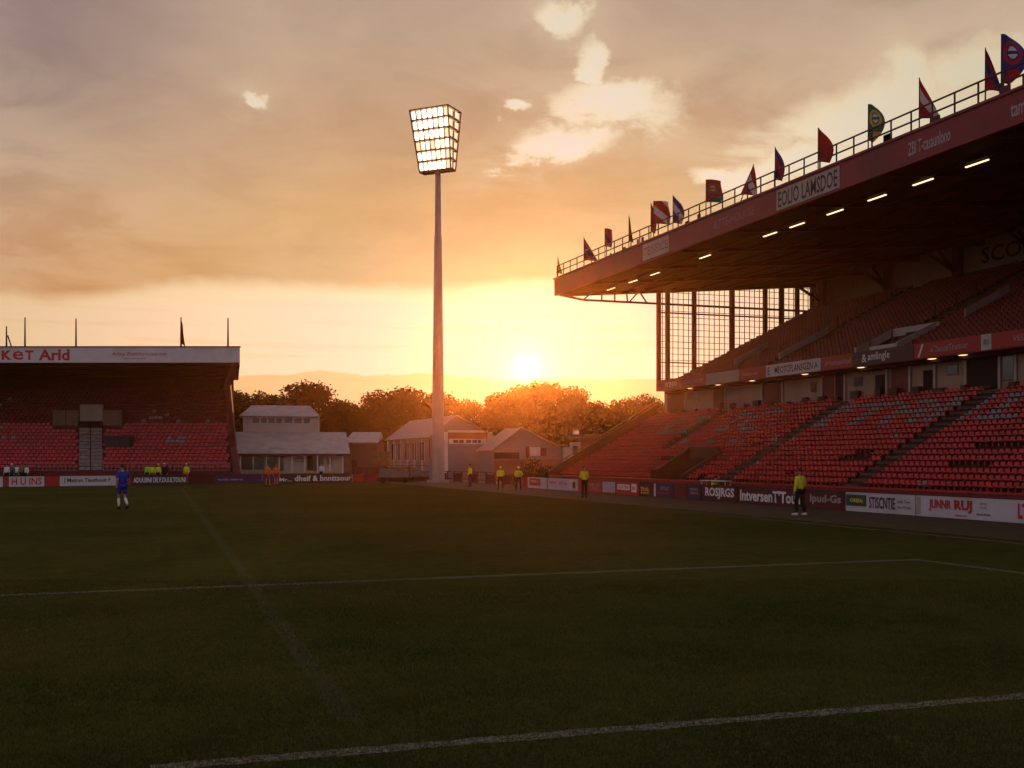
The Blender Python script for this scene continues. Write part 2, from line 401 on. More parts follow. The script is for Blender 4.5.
# front wall of the lower tier, its capping, end parapets
v = MB(); v.box(29.05, 29.3, Y0, YL, -.2, .92); build('front_wall', v, M['fascia'])
v = MB(); v.box(28.98, 29.42, Y0, YL, .922, 1.0); build('wall_capping', v, M['red_board'])
v = MB()
v.prism([(29.05,YL,-.2),(37.5,YL,-.2),(37.5,YL,LZ1+.75),(29.4,YL,1.5),(29.05,YL,1.3)], (0,.22,0)); build('end_parapet', v, M['steel_dark']); v = MB()
v.prism([(29.05,Y0-.25,-.2),(37.5,Y0-.25,-.2),(37.5,Y0-.25,LZ1+.7),(29.05,Y0-.25,1.2)], (0,.22,0))
build('end_parapet', v, M['steel_dark'])
v = MB(); v.bar((29.3,YL+.11,1.6),(37.4,YL+.11,LZ1+.95),.07); 
for i in range(9):
    q = i/8; x = 29.4+q*8; v.bar((x,YL+.11,1.4+q*4.6),(x,YL+.11,1.62+q*4.62),.05)
build('end_handrail', v, M['steel_red'])

# seats: the 100 that show largest are parts of their own, all the others one part
T_low = seat_template(.245, .38, .20); T_up = seat_template(.32, .42, .22)
low_me = T_low.mesh('seat', M['seat']); near = []
mass, pale = Seats(T_low), Seats(T_low)
FONT = {'I':["###",".#.",".#.",".#.","###"],'T':["#####","..#..","..#..","..#..","..#.."],'A':[".##.","#..#","####","#..#","#..#"],
        'N':["#..#","##.#","#.##","#..#","#..#"],'L':["#..","#..","#..","#..","###"],'C':[".###","#...","#...","#...",".###"],'M':["#...#","##.##","#.#.#","#...#","#...#"]}
PALE = set()
def seat_word(word, y_left, row_top, cw=.62):
    y = y_left
    for ch in word:
        gph = FONT[ch]
        for r in range(5):
            for c, q in enumerate(gph[r]):
                if q == '#': PALE.add((row_top - r, round((y - c*cw)/cw)))
        y -= (len(gph[0]) + 1)*cw
CW = .62
seat_word('ITANI', 51.0, 15); seat_word('L', 37.8, 15); seat_word('IC', 60.5, 15); seat_word('LI', 68.5, 15)
blank = [(4,41.8,44.2),(5,41.9,43.4),(7,52.5,54.0),(3,34.0,36.4),(6,33.5,36.2),(4,60.2,62.0),(0,53.4,54.4),(1,45.7,46.3)]
ny = int((YL - Y0 - .6)/.34)
for i in range(NL):
    x = LX0 + i*dl + dl*.72; z = LZ0 + i*rl
    for j in range(ny):
        y = Y0 + .4 + j*.34
        if any(abs(y-a) < .72 for a in AISLES): continue
        if i >= 7 and abs(y-63.7) < .7: continue
        if x < VOM[2]+.25 and VOM[0]-.35 < y < VOM[1]+.4: continue
        if any(i == b[0] and b[1] < y < b[2] for b in blank): continue
        if y > YL - .5: continue
        if i in (1,2,3) and 29.9 < y and len(near) < 100 and y < 42.4:
            near.append((x, y, z)); continue
        (pale if (i, round(y/CW)) in PALE or (i == 8 and 48 < y < 68 and mnoise.noise(Vector((y*.7, i, 3))) > .12) or random.random() < .003 else mass).put(x, y, z + random.uniform(-.01,.01), random.uniform(-.04,.04))
for q in near:
    o = bpy.data.objects.new('seat', low_me); C.objects.link(o); o.parent = main; o.location = Vector(q) - main.location
    o.rotation_euler = (0, 0, random.uniform(-.04,.04))
o = build('seats_beyond', mass.mb, M['seat']); o['kind'] = 'stuff'
o = build('pale_seats', pale.mb, M['seat_pale'], label='pale grey seats spelling letters among the red ones'); o['kind'] = 'stuff'
mass = Seats(T_up)
UV = (47.2, 51.0)
for i in range(NU):
    x = UX0 + i*du + du*.72; z = UZ0 + i*ru
    for j in range(int((YE-Y0-.4)/.37)):
        y = Y0 + .3 + j*.37
        if any(abs(y-a) < .68 for a in UA) or (1 <= i < 6 and UV[0] < y < UV[1]): continue
        mass.put(x, y, z + random.uniform(-.01,.01), random.uniform(-.04,.04))
o = build('upper_seats', mass.mb, M['seat_shaded']); o['kind'] = 'stuff'  # roof shade over the upper tier painted in by the darker seat colour
# pale gangway walls and rails in the upper tier
v = MB()
zz = lambda x: UZ0 + (x-UX0)/(UX1-UX0)*(UZ1-UZ0)
for y in (UV[0]+.1, UV[1]-.25):
    v.prism([(37.5,y,zz(37.5)),(39.9,y,zz(39.9)),(39.9,y,zz(39.9)+.42),(37.5,y,zz(37.5)+.5)], (0,.14,0))
v.box(39.9, 40.05, UV[0], UV[1], zz(39.9)-.1, zz(39.9)+.42)
v.box(37.40, 37.5, UV[0]+.1, UV[1]-1.5, zz(37.5), zz(37.5)+.42)
build('upper_gangway_wall', v, M['white_board'])
for (xa, xb, y) in ((38.3,41.8,59.4),(40.6,43.4,46.0),(38.5,41.0,65.0)):
    v = MB(); v.prism([(xa,y,zz(xa)+.25),(xb,y,zz(xb)+.25),(xb,y,zz(xb)+.62),(xa,y,zz(xa)+.62)], (0,.08,0)); build('aisle_balustrade', v, M['white_board'])
for y in UA:
    v = MB(); v.bar((37.6,y+.5,zz(37.6)+.8),(47.4,y+.5,zz(47.4)+.8),.02)
    for k in range(8):
        x = 37.6 + k*1.4; v.bar((x,y+.5,zz(x)),(x,y+.5,zz(x)+.8),.05)
    build('aisle_rail', v, M['steel_dark'])

# concourse wall between the tiers, with its doors and openings
BX = 37.5
w = MB(); w.box(BX, BX+.25, Y0, 73.2, LZ1-.4, 7.0); build('concourse_wall', w, M['cream_wall'])
def on_wall(px0, px1, z0, z1, name, m, proud, label=None, X=BX):
    b = MB(); b.box(X-proud, X-.003 if proud > .02 else X-.001, YAT(px1, X), YAT(px0, X), z0, z1)
    return build(name, b, m, label=label)
for px0, px1, m, z0, z1 in ((668,686,'door_red',LZ1,6.9),(714,726,'door_red',LZ1,6.8),(764,783,'door_red',LZ1,6.9),(824,834,'door_red',LZ1,6.85),(836,845,'dark_open',LZ1,6.8),
                    (876,886,'dark_open',LZ1,6.55),(892,910,'door_red',LZ1,6.9),(924,934,'dark_open',LZ1,6.5),(968,1000,'dark_open',LZ1,6.93),(1060,1080,'door_red',LZ1,6.8)):
    on_wall(px0, px1, z0, z1, 'door' if m == 'door_red' else 'dark_doorway', M[m], .05)
for px0, px1, z0, z1 in ((812,816,6.0,6.5),(695,699,6.1,6.4),(855,862,6.1,6.5),(948,958,6.2,6.6),(1003,1014,5.7,6.9)):
    on_wall(px0-.7, px1+.7, z0-.05, z1+.05, 'window_frame', M['wood'], .04); on_wall(px0, px1, z0, z1, 'window', M['window'], .05)
w = MB()
for px in (686.5, 726.5, 763, 783.5, 823, 846, 888, 911, 936, 967, 1001, 1017):
    y = YAT(px, BX); w = MB(); w.box(BX-.12, BX-.055, y-.07, y+.07, LZ1-.05, 6.98); build('wall_post', w, M['pale_board'])
for k in range(26):
    y = 31 + k*1.6 + random.uniform(-.3,.3); hh = random.uniform(.1,.5); w = MB(); w.box(BX-.35, BX-.1, y, y+random.uniform(.2,.8), LZ1, LZ1+hh); build('bin', w, M['steel_dark'])
# soffit, its lamps and the balcony band with its panels
w = MB(); w.box(36.42, BX+.3, Y0, 72.0, 7.0, 7.2); build('soffit', w, M['cream_wall'])
lm = MB(); lm.ball((0,0,0), .16, .30, .05, 12, 6)
lm = lm.mesh('soffit_lamp', M['soffit_light'], True)
for px in (690, 718, 752, 805, 861, 932, 963, 1040):
    o = bpy.data.objects.new('soffit_lamp', lm); C.objects.link(o); o.parent = main
    o.location = Vector((36.75, YAT(px, 36.75), 6.965)) - main.location
w = MB(); w.box(36.36, 36.9, Y0, 72.05, 6.95, 7.0); w.box(36.36, 36.6, Y0, 72.05, 7.0, 7.72); build('balcony_band', w, M['fascia'])
BP = [(657.8,706,'red_board',[('W\'SNW','white_letter',665,677,.40),('ESTINCHOUSE','grey_letter',684,703,.26)]),
      (706,739,'pale_board',[('SIIBEFIOAVENE','grey_letter',708,737,.42)]),
      (739,766,'red_board',[('hunn~dh','grey_letter',744,758,.24)]),
      (766,821,'white_board',[('E','dark_letter',768,770,.45),('MEOTCFLANSGZN A','dark_letter',775,818,.40)]),
      (821,853,'red_board',[('eHomauittal','grey_letter',825,851,.28)]),
      (853,914,'dark_board',[('&','white_letter',862,867,.42),('amlingle','white_letter',868,890,.52)]),
      (914,981,'red_board',[('/','white_letter',918,924,.62),('eThouaiTrunser','grey_letter',931,968,.30)]),
      (981,992,'white_board',[('IIU','dark_letter',984,989,.25)]),
      (992,1120,'red_board',[('VESTMO','grey_letter',1013,1040,.26)])]
for px0, px1, m, ws in BP:
    X = 36.34; b = MB(); b.box(36.32, 36.357, YAT(px1,X)+.015, YAT(px0,X)-.015, 6.99, 7.69); bo = build('band_panel', b, M[m])
    for s, lm_, a, c, hh in ws:
        ya, yc = YAT(a,X), YAT(c,X)
        tx = text(s, M[lm_], bo, (36.318, (ya+yc)/2, 7.34), (0,-1,0), w=abs(ya-yc), h=hh, ex=.003, bold=.012)
# upper back wall
UB = 49.3
w = MB(); w.box(UB, UB+.25, Y0, YE, UZ1-.8, 15.5); build('upper_back_wall', w, M['render_wall'])
w = MB(); cols = [YAT(p, UB-.3) for p in (822, 888, 957)]; step = cols[1]-cols[2]
yc = cols[2]
while yc - step > 5: yc -= step; cols.append(yc)
for y in cols:
    w = MB(); w.box(UB-.45, UB-.1, y-.3, y+.3, UZ1-.5, 15.35)
    w.bar((UB-.3,y+.1,13.7),(UB-.3-2.6,y+.1,15.1),.16); w.bar((UB-.3,y+1.6,15.3),(UB-.3,y+.15,13.7),.16); build('back_column', w, M['steel_dark'])
yb = YAT(981, UB-.02); yl = YAT(1046, UB-.02)
text('SCOEB', M['dark_letter'], main, (UB-.003,(yb+yl)/2,14.42), (0,-1,0), w=yb-yl, h=1.0, name='wall_lettering', bold=.02, world=True)
text('II  JSSSE', M['pale_board'], main, (UB-.003,(YAT(832,UB)+YAT(860,UB))/2,14.5), (0,-1,0), w=YAT(832,UB)-YAT(860,UB), h=.6, name='wall_lettering', world=True)

# roof
RF = 28.5
zr = lambda x: 13.46 + (x-RF)*.094
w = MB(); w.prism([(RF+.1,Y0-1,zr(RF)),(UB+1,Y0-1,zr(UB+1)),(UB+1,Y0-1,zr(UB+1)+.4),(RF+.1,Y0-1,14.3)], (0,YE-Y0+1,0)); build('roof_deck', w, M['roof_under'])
w = MB()
for k in range(13):
    y = YE - .4 - k*5.8; w.prism([(RF+.4,y,zr(RF)-.12),(UB,y,zr(UB)-.4),(UB,y,zr(UB)-.01),(RF+.4,y,zr(RF+.4)-.01)], (0,.25,0))
for k in range(9):
    x = RF+2.2+k*2.2; w.box(x, x+.12, Y0-.8, YE-.2, zr(x)-.16, zr(x)-.005)
build('roof_beams', w, M['steel_dark'])
w = MB(); w.box(RF-.05, RF+.1, Y0-1, YE+.06, 13.40, 14.52); w.box(RF-.12, RF+.3, Y0-1, YE+.12, 14.52, 14.62)
build('roof_fascia', w, M['fascia'])
w = MB(); w.prism([(RF+.1,YE+.002,zr(RF)-.05),(UB+1,YE+.002,zr(UB+1)-.05),(UB+1,YE+.002,zr(UB+1)+.45),(RF+.1,YE+.002,14.5)], (0,.05,0)); build('roof_end_trim', w, M['steel_red'])
for px0, px1, s, panel, lm_, hh in ((644,670,'TEISEICE','pale_board','faint_letter',.5),(714,757,'ILTTE-HOUUSE',None,'faint_letter',.42),(778,841,'EOLIO LAMSDOE','pale_board','dark_letter',.72),
                            (908,953,'ZBI T-casaunlono',None,'grey_letter',.5),(1011,1042,'tamsOI',None,'grey_letter',.55)):
    ya, yc = YAT(px0,RF), YAT(px1,RF); par = main; x = RF-.052
    if panel:
        b = MB(); b.box(RF-.08, RF-.052, yc, ya, 13.5, 14.42); par = build('fascia_panel', b, M[panel]); x = RF-.082
    text(s, M[lm_], par, (x,(ya+yc)/2,13.96), (0,-1,0), w=(ya-yc)*.94, h=hh, ex=.004, bold=.015, world=(par is main))
sl = MB(); sl.box(-.04,.04,-.60,.60,-.04,.0); sl.box(-.06,.06,-.66,.66,.0,.05, 1)
sl = sl.mesh('strip_lamp', [M['strip_light'], M['steel_dark']])
for px in (977,923,877,835,797,770,705,655,633,611,1040,1120):
    o = bpy.data.objects.new('strip_lamp', sl); C.objects.link(o); o.parent = main; o.location = Vector((31.0, YAT(px,31.0), zr(31)-.21)) - main.location
# railing along the roof edge
w = MB(); zt = 14.62
for z in (.42,.82): w.bar((RF+.1,Y0,zt+z),(RF+.1,YE,zt+z),.055)
for k in range(60):
    y = YE-.1-k*1.18
    w.bar((RF+.1,y,zt),(RF+.1,y,zt+.82),.05)
for k in range(12):
    y = 26 + random.random()*45.5; w.box(RF+.07, RF+.13, y, y+random.uniform(.1,.55), zt+.03, zt+random.uniform(.15,.4))
build('roof_railing', w, M['steel_dark'])
# end truss, windscreen posts, lattice and panes
w = MB(); x0 = XAT(583, YE); z0 = 13.22
w.bar((x0,YE,z0),(UB,YE,z0),.14); w.bar((RF+.3,YE,13.5),(x0,YE,z0),.14)
for xa, xb, up in ((x0,x0+.6,0),(32.0,32.0,1),(34.0,33.9,1),(34.1,34.9,0),(35.5,34.9,0),(33.0,33.0,1)):
    w.bar((xa,YE,z0 if up else z0),(xb,YE,zr(xb)-.02),.09)
build('end_truss', w, M['steel_red'])
posts = [XAT(p, YE) for p in (658.6,667.5,694,732,765,781,797,812)]
w = MB()
for k, x in enumerate(posts):
    zb = 6.95 if k == 0 else (7.2 if x < UX0 else zz(x)-.4)
    w.box(x-.13, x+.13, YE-.16, YE+.12, zb, zr(x)-.01)
build('windscreen_posts', w, M['steel_red'])
w = MB(); gx = []
x = posts[0] + .3
while x < UB: gx.append(x); x += .42
for x in gx:
    w.box(x-.017, x+.017, YE-.03, YE+.03, max(7.3, zz(x)), zr(x)-.02)
z = 7.9
while z < 15:
    xe = UX0 + (z-UZ0)/(UZ1-UZ0)*(UX1-UX0); xe = min(max(xe, posts[0]+.5), UB); xs = posts[0] + .1
    if z > zr(xs): xs = RF + (z-13.46)/.094 + .1
    w.box(xs, xe if z < UZ1 else UB, YE-.028, YE+.028, z-.018, z+.018); z += .44
w.box(posts[0], UB, YE-.05, YE+.05, 12.55, 12.65)
w.box(posts[0], UX0+(10-UZ0)/(UZ1-UZ0)*(UX1-UX0), YE-.05, YE+.05, 9.0, 9.08)
build('windscreen_lattice', w, M['steel_red'])
w = MB(); w.add([(posts[0],YE+.06,7.6),(37.2,YE+.06,7.6),(UB,YE+.06,13.4),(UB,YE+.06,zr(UB)),(posts[0],YE+.06,zr(posts[0]))], [(0,1,2,3,4)]); build('windscreen_glass', w, M['glass'])
# solid ends and back so that the stand is closed
w = MB()
w.prism([(37.76,73.2,-.2),(UB+.25,73.2,-.2),(UB+.25,73.2,UZ1-.6),(37.76,73.2,6.9)], (0,-.2,0)); w.box(UB+.26, UB+.5, Y0, YE, -.2, 15.6)
w.prism([(29.05,Y0-.9,-.2),(UB+.5,Y0-.9,-.2),(UB+.5,Y0-.9,15.3),(29.05,Y0-.9,13.3)], (0,.2,0))
build('outer_walls', w, M['brick'])

# ------------------------------------------------------------------ flags along the roof edge
def flag(px, hgt, wid, shape, cols, label, lean=0.0, off=0.0):
    y = YAT(px, RF+.1)
    t_ = thing('flag', label, 'flag', (RF+.16, y, zt+.01), math.radians(48), 'flags along the grandstand roof')
    b = MB(); b.tube((0,0,0),(0,lean*.3,hgt),.028,.016,8); b.build('flagpole', M['steel_dark'], t_)
    n, k = (44, 30) if len(cols) == 3 else (20, 12); vs = []; fs = []; mi = []
    for i in range(n+1):
        q = i/n
        if shape == 'feather': ww = wid*math.sin(min(1, (1-q)*1.25+.03)*PI*.5)**.8 * (1-.35*(1-q)**3)
        elif shape == 'tri': ww = wid*(1-q)**.85 + .02
        elif shape == 'arc': ww = wid*(math.sin((1-q)*PI*.9+.18)**.7 if 0 < (1-q)*PI*.9+.18 < PI else .05) + .03
        else: ww = wid*(.94+.06*math.sin(q*5))
        z = hgt*(.22 + .78*q) if shape != 'rect' else hgt*(.40+.60*q)
        for j in range(k+1):
            s_ = j/k
            vs.append((.09*math.sin(s_*4+q*3+px)*s_, -ww*s_ + lean*.3*q, z - .06*hgt*s_*s_))
    bm_ = MB()
    for i in range(n):
        for j in range(k):
            fs.append((i*(k+1)+j, i*(k+1)+j+1, (i+1)*(k+1)+j+1, (i+1)*(k+1)+j))
    bm_.add(vs, fs)
    ms = []
    for i in range(n):
        for j in range(k):
            q, s_ = (i+.5)/n, (j+.5)/k
            if len(cols) == 1: ms.append(0)
            elif len(cols) == 2: ms.append(1 if (q*1.3+s_*.8+off) % 1.1 > .62 else 0)
            else:
                r = math.hypot((q-.60)*2.4, (s_-.45)*1.6); ms.append(1 if .40 < r < .60 else (2 if r <= .30 and abs(q-.60) > .035 else (1 if q < .24 and s_ > .3 else 0)))
    bm_.m = ms
    f = bm_.build('flag_cloth', [M[c] for c in cols], t_, smooth=True)
    so = f.modifiers.new('thickness', 'SOLIDIFY'); so.thickness = .012
    return t_
for a in ((557,1.5,.30,'tri',['flag_yellow'],'small pale pointed flag at the far corner of the grandstand roof'),
          (583,2.0,.95,'tri',['flag_red','flag_blue'],'broad triangular flag, second from the far corner of the roof'),
          (604,1.9,.50,'rect',['flag_red','flag_blue'],'narrow upright red and blue flag left of the plain thin one'),
          (628,2.0,.28,'tri',['flag_red'],'very narrow plain dark red flag on the roof'),
          (650,2.1,.35,'feather',['flag_red'],'slim dark red flag touching the square flag'),
          (652.5,2.15,1.0,'rect',['flag_red','flag_white'],'wide square faded red flag with pale patch'),
          (672,1.95,.75,'feather',['flag_blue','flag_white'],'curved dusky blue sail flag right of the square flag'),
          (705,1.95,.85,'rect',['flag_red','flag_green','flag_yellow'],'square flag with green and yellow rings on red'),
          (739,1.85,.80,'tri',['flag_red','flag_white'],'leaning red flag with a pale lower corner',-2.2),
          (774,1.95,.50,'feather',['flag_blue','flag_red'],'narrow dark blue sail flag with red patch'),
          (817,1.9,.75,'feather',['flag_red'],'plain red curved sail flag above the pale fascia sign'),
          (867,1.9,.62,'arc',['flag_green','flag_yellow','flag_white'],'teal sail flag with a yellow ring'),
          (918,2.0,.75,'tri',['flag_red','flag_white'],'tall pointed red flag with a pale edge'),
          (984,1.95,.55,'tri',['flag_red','flag_blue'],'thin pointed maroon flag beside the big crested flag'),
          (1000,2.15,.78,'arc',['flag_blue','flag_red','flag_white'],'large blue curved flag with red ring emblem, nearest on the roof')):
    flag(*a)

# ------------------------------------------------------------------ advertising boards along the long stand
def side_board(px0, px1, m, label, words=(), boxes=(), z0=.0, h=.80, X=28.5, cat='advertising board', group='advertising boards beside the grandstand'):
    ya, yc = YAT(px0, X), YAT(px1, X); y = (ya+yc)/2
    t_ = thing('advertising_board', label, cat, (X, y, 0), 0, group); L = ya-yc
    b = MB(); b.box(-.03,.03,-L/2+.02,L/2-.02,z0+.02,h); b.build('panel', M[m], t_)
    b = MB(); b.box(-.045,.045,-L/2+.005,L/2-.005,h,h+.03)
    for s in (-1,1): b.box(.03,.07,s*(L/2-.08)-.03,s*(L/2-.08)+.03,0,h-.01)
    b.build('frame', M['steel_dark'], t_)
    for (a, c, zz0, zz1, mm) in boxes:
        p0, p1 = YAT(a,X)-y, YAT(c,X)-y; b = MB(); b.box(-.045,-.031,p1,p0,zz0,zz1); b.build('inset_panel', M[mm], t_)
    for (s, mm, a, c, zc, hh, *bd) in words:
        p0, p1 = YAT(a,X)-y, YAT(c,X)-y
        text(s, M[mm], t_, (-.046,(p0+p1)/2,zc), (0,-1,0), w=p0-p1, h=hh, ex=.003, bold=bd[0] if bd else .02)
side_board(519,527.5,'red_board','plain red advertising board at the far end of the row')
side_board(528,547,'white_board','white advertising board with a red framed box, left of the lilac one',[('ETIA','white_letter',532,539,.5,.12)],[(530,541,.2,.72,'red_board')])
side_board(548,578,'lilac_board','lilac advertising board with two outlined boxes and an orange emblem',[('MOUN','red_letter',550,557,.5,.2),('BITA','red_letter',560,568,.48,.2)],[(571,577.5,.08,.74,'white_board'),(573,576,.2,.62,'yellow_letter')])
side_board(578.5,602,'red_board','red advertising board with grey letters behind the dark steward',[('BE IS','teal_letter',590,600,.5,.2),('LTC','teal_letter',591,599,.24,.18)])
side_board(602.5,616,'red_board','red advertising board with a pale striped panel',[('IIILIII','grey_letter',604,614.5,.42,.55)],[(603.2,615.4,.1,.72,'lilac_board')])
side_board(616.5,639,'red_board','red advertising board with two small white signs',[('SHITIN','red_letter',619,629,.46,.2),('BR','red_letter',633,636,.42,.2)],[(618,630,.3,.62,'white_letter'),(632,637,.2,.68,'white_letter')])
side_board(639.5,654,'maroon_board','maroon advertising board with yellow lettering',[('TRAL','yellow_letter',641,650,.42,.22),('soins','yellow_letter',641.5,649.5,.22,.12)])
side_board(654.5,674,'navy_board','dark blue advertising board with a small pale crest',[('GTLY','grey_letter',661,670,.52,.2),('ESIINC','red_letter',658,671,.25,.14)],[(654.6,656.2,.05,.76,'white_board')])
side_board(674.5,687,'steel_red','plain brown-red board between the dark blue board and the purple one')
side_board(687.5,702,'navy_board','small purple framed board left of the large white lettering',[('IEIIIT','grey_letter',691,699,.55,.12),('NNITE','grey_letter',691,699,.36,.12)],[(688.5,701,.08,.72,'navy_board')])
side_board(702.5,738,'maroon_board','maroon board with heavy white letters reading ROSJRGS',[('ROSJRGS','white_letter',706,735,.42,.58,.035)])
side_board(738.5,803,'maroon_board','long maroon board reading INTVERSENT TOUIL behind the near steward',[("IntversenT'Touil",'white_letter',741,801,.42,.56,.03)])
side_board(803.5,845.5,'maroon_board','maroon board with ornate pale letters right of the near steward',[('Ipud-Gs','grey_letter',811,842,.42,.44,.03)])
side_board(846,916,'white_board','white board with a green OREIA sign and black capitals',[('OREIA:','yellow_letter',851,864,.47,.16,.03),('STISCNTIE','dark_letter',870,896,.42,.46,.015),('esth Taei','dark_letter',898,911,.52,.10,.0),('tilon Wisaba','dark_letter',898,912,.30,.10,.0)],[(847,867,.24,.70,'green_board')])
side_board(916.5,1120,'white_board','long white board with red capitals reading JUNNR RUJ',[('JUNNR','red_letter',930,952,.46,.42,.035),('RUJ','red_letter',955,973,.46,.46,.04),('bhison','red_letter',956,967,.14,.08),('IETA','dark_letter',981,988,.60,.06,0),('ICUL','dark_letter',981,988,.47,.06,0),('BUSONIA','dark_letter',978,992,.22,.06,.02),('LTUNE','red_letter',1019,1048,.42,.52,.04)],[(917.5,921,.08,.74,'pale_board')])

# ------------------------------------------------------------------ the far stand on the left
D0 = 95.0; SH = .256                                            # front depth, and how far its end walls rake back to the left
left = thing('stand', 'far single-tier red stand with white lettered roof fascia, left of the pitch', 'stand', P(-20, D0), -A)
rx0 = (-20-512)/F*D0
def LP(px, d): return ((px-512)/F*d - rx0, d - D0)               # local x, y of a pixel column at depth d
def lb(name, mb, m, label=None, par=left):
    o = mb.build(name, m, par)
    if label: o['label'] = label
    return o
xr = LP(240, D0)[0]; xl = -32.0
sx = lambda y: -SH*y
NB = 24; SY0, SY1, SZ0, SZ1 = 2.6, 15.5, 1.15, 8.9
db, rb_ = (SY1-SY0)/NB, (SZ1-SZ0)/NB
t = MB()
GX0, GX1 = LP(79,101)[0], LP(102,101)[0]
for i in range(NB):
    y0, y1 = SY0+i*db, SY0+(i+1)*db; z = SZ0+i*rb_
    t.hexa([(xl,y0,-.2),(xr-.7+sx(y0),y0,-.2),(xr-.7+sx(y1),y1,-.2),(xl,y1,-.2)], [(xl,y0,z),(xr-.7+sx(y0),y0,z),(xr-.7+sx(y1),y1,z),(xl,y1,z)])
lb('terrace', t, M['door_red'])
T_l = seat_template(.38, .47, .2); tl = MB(); tl.v = [(-v[1], v[0], v[2]) for v in T_l.v]; tl.f = T_l.f; tl.m = T_l.m   # faces -Y
me_l = tl.mesh('seat', M['seat']); mass = Seats(tl); pale = Seats(tl); rear = Seats(tl); near = 0
for i in range(NB):
    y = SY0 + i*db + db*.7; z = SZ0 + i*rb_; x = xl + .3
    while x < xr - 1.0 + sx(y):
        px = 512 + F*(x+rx0)/(D0+y)
        gap = (77.5 < px < 104 and i < 13) or (105 < px < 131 and 436 < HY-(z+.3-H)*F/(D0+y) < 447) or (i in (11,12,13,14) and (52 < px < 123))
        if not gap:
            h_ = HY-(z+.3-H)*F/(D0+y)
            wh = ((px-176)**2/120 + (h_-439.5)**2/26 < 1 and random.random() < .8) or ((px-155)**2/160 + (h_-414)**2/26 < 1 and random.random() < .6) or (i == 13 and px > 120 and random.random() < .12) or (px < 20 and random.random() < .05)
            if i in (1,2) and near < 100 and px > 5:
                o = bpy.data.objects.new('seat', me_l); C.objects.link(o); o.parent = left; o.location = (x,y,z); near += 1
            else: (pale if wh else (rear if i > 12 else mass)).put(x, y, z)
        x += .46
o = lb('seats_beyond', mass.mb, M['seat']); o['kind'] = 'stuff'
lb('rear_seats', rear.mb, M['seat_shaded'])['kind'] = 'stuff'  # back rows under the roof, their shade painted as a darker red
lb('pale_seats', pale.mb, M['seat_pale'], 'patches of white seats among the red ones')['kind'] = 'stuff'
# front wall, picket rail, gangway stair, tower and panels
w = MB(); w.box(xl, xr-.5, 1.9, 2.15, -.2, 1.0); w.box(xl, xr-.45, 1.85, 2.25, 1.0, 1.08); lb('front_wall', w, M['steel_red'])
w = MB()
for a, b in ((27,77),(104,230)):
    xa, xb = LP(a,97)[0], LP(b,97)[0]
    w.bar((xa,1.95,1.75),(xb,1.95,1.75),.06); w.bar((xa,1.95,1.16),(xb,1.95,1.16),.05); x = xa
    while x < xb: w.bar((x,1.95,1.08),(x,1.95,1.75),.07,.05); x += .34
lb('picket_rail', w, M['rail_pink'])
w = MB()
for i in range(12):
    y0 = SY0+i*db; z = SZ0+i*rb_
    for h_ in (0,1):
        yy = y0 + h_*db/2; gs = -.377*(yy-6); w.box(GX0+gs, GX1+gs, yy+.003, yy+db/2, z+.003, z+rb_*(.35+.5*h_))
lb('gangway_stair', w, M['stair_pale'])
w = MB(); gm = (GX0+GX1)/2
gx_ = lambda y: gm-.377*(y-6)
w.bar((gx_(SY0),SY0,SZ0+.8),(gx_(SY0+6),SY0+6,SZ0+6*rb_/db+.8),.07)
for k in range(7): w.bar((gx_(SY0+k),SY0+k,SZ0+k*rb_/db),(gx_(SY0+k),SY0+k,SZ0+k*rb_/db+.8),.06)
lb('stair_rail', w, M['black'])
dt = D0+SY0+13*db; yt = dt-D0
w = MB(); xa, xb = LP(80,dt)[0], LP(102.5,dt)[0]; w.box(xa, xb, yt, yt+.3, ZP(421,dt), ZP(404.5,dt)); lb('entrance_tower', w, M['pale_board'])
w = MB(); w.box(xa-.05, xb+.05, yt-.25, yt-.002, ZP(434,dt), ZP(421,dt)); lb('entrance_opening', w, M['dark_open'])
w = MB()
for z in (ZP(427,dt), ZP(421.5,dt), ZP(431,dt)): w.bar((xa,yt-.35,z),(xb,yt-.35,z),.06)
for k in range(9): w.bar((xa+(xb-xa)*k/8,yt-.35,ZP(434,dt)),(xa+(xb-xa)*k/8,yt-.35,ZP(421.5,dt)),.05)
lb('entrance_railing', w, M['steel_dark'])
for a, b in ((53,66),(66.6,79),(103,119),(119.5,122)):
    w = MB(); w.box(LP(a,dt)[0], LP(b,dt)[0], yt-.1, yt+.1, ZP(425.5,dt), ZP(410,dt)); lb('screen_panel', w, M['tan_panel'])
dk = D0+SY0+6*db; w = MB(); w.box(LP(106,dk)[0], LP(130,dk)[0], dk-D0-.3, dk-D0+1.2, ZP(446.5,dk), ZP(436.5,dk)); lb('dark_opening', w, M['dark_board'])  # solid dark box standing in for a shaded opening among the seats
# columns, end wall, back wall
for a in (-60, 89, 221):
    x = LP(a, 111.5)[0]; w = MB(); w.box(x-.3, x+.3, 16.3-.4, 16.3, 5.0, 10.0) if False else w.box(x-.28, x+.28, 15.2, 15.6, 8.0, 10.0); lb('roof_column', w, M['steel_dark'])
w = MB(); yb = 16.2
w.hexa([(xr-.65+sx(2.2),2.2,-.2),(xr-.45+sx(2.2),2.2,-.2),(xr-.45+sx(yb),yb,-.2),(xr-.65+sx(yb),yb,-.2)], [(xr-.65+sx(2.2),2.2,1.5),(xr-.45+sx(2.2),2.2,1.5),(xr-.45+sx(yb),yb,10.2),(xr-.65+sx(yb),yb,10.2)])
lb('end_wall', w, M['door_red'])
w = MB(); w.box(xl, xr-.4+sx(yb), yb-.3, yb, -.2, 10.4); lb('back_wall', w, M['steel_dark'])
w = MB(); xe = xr-.35
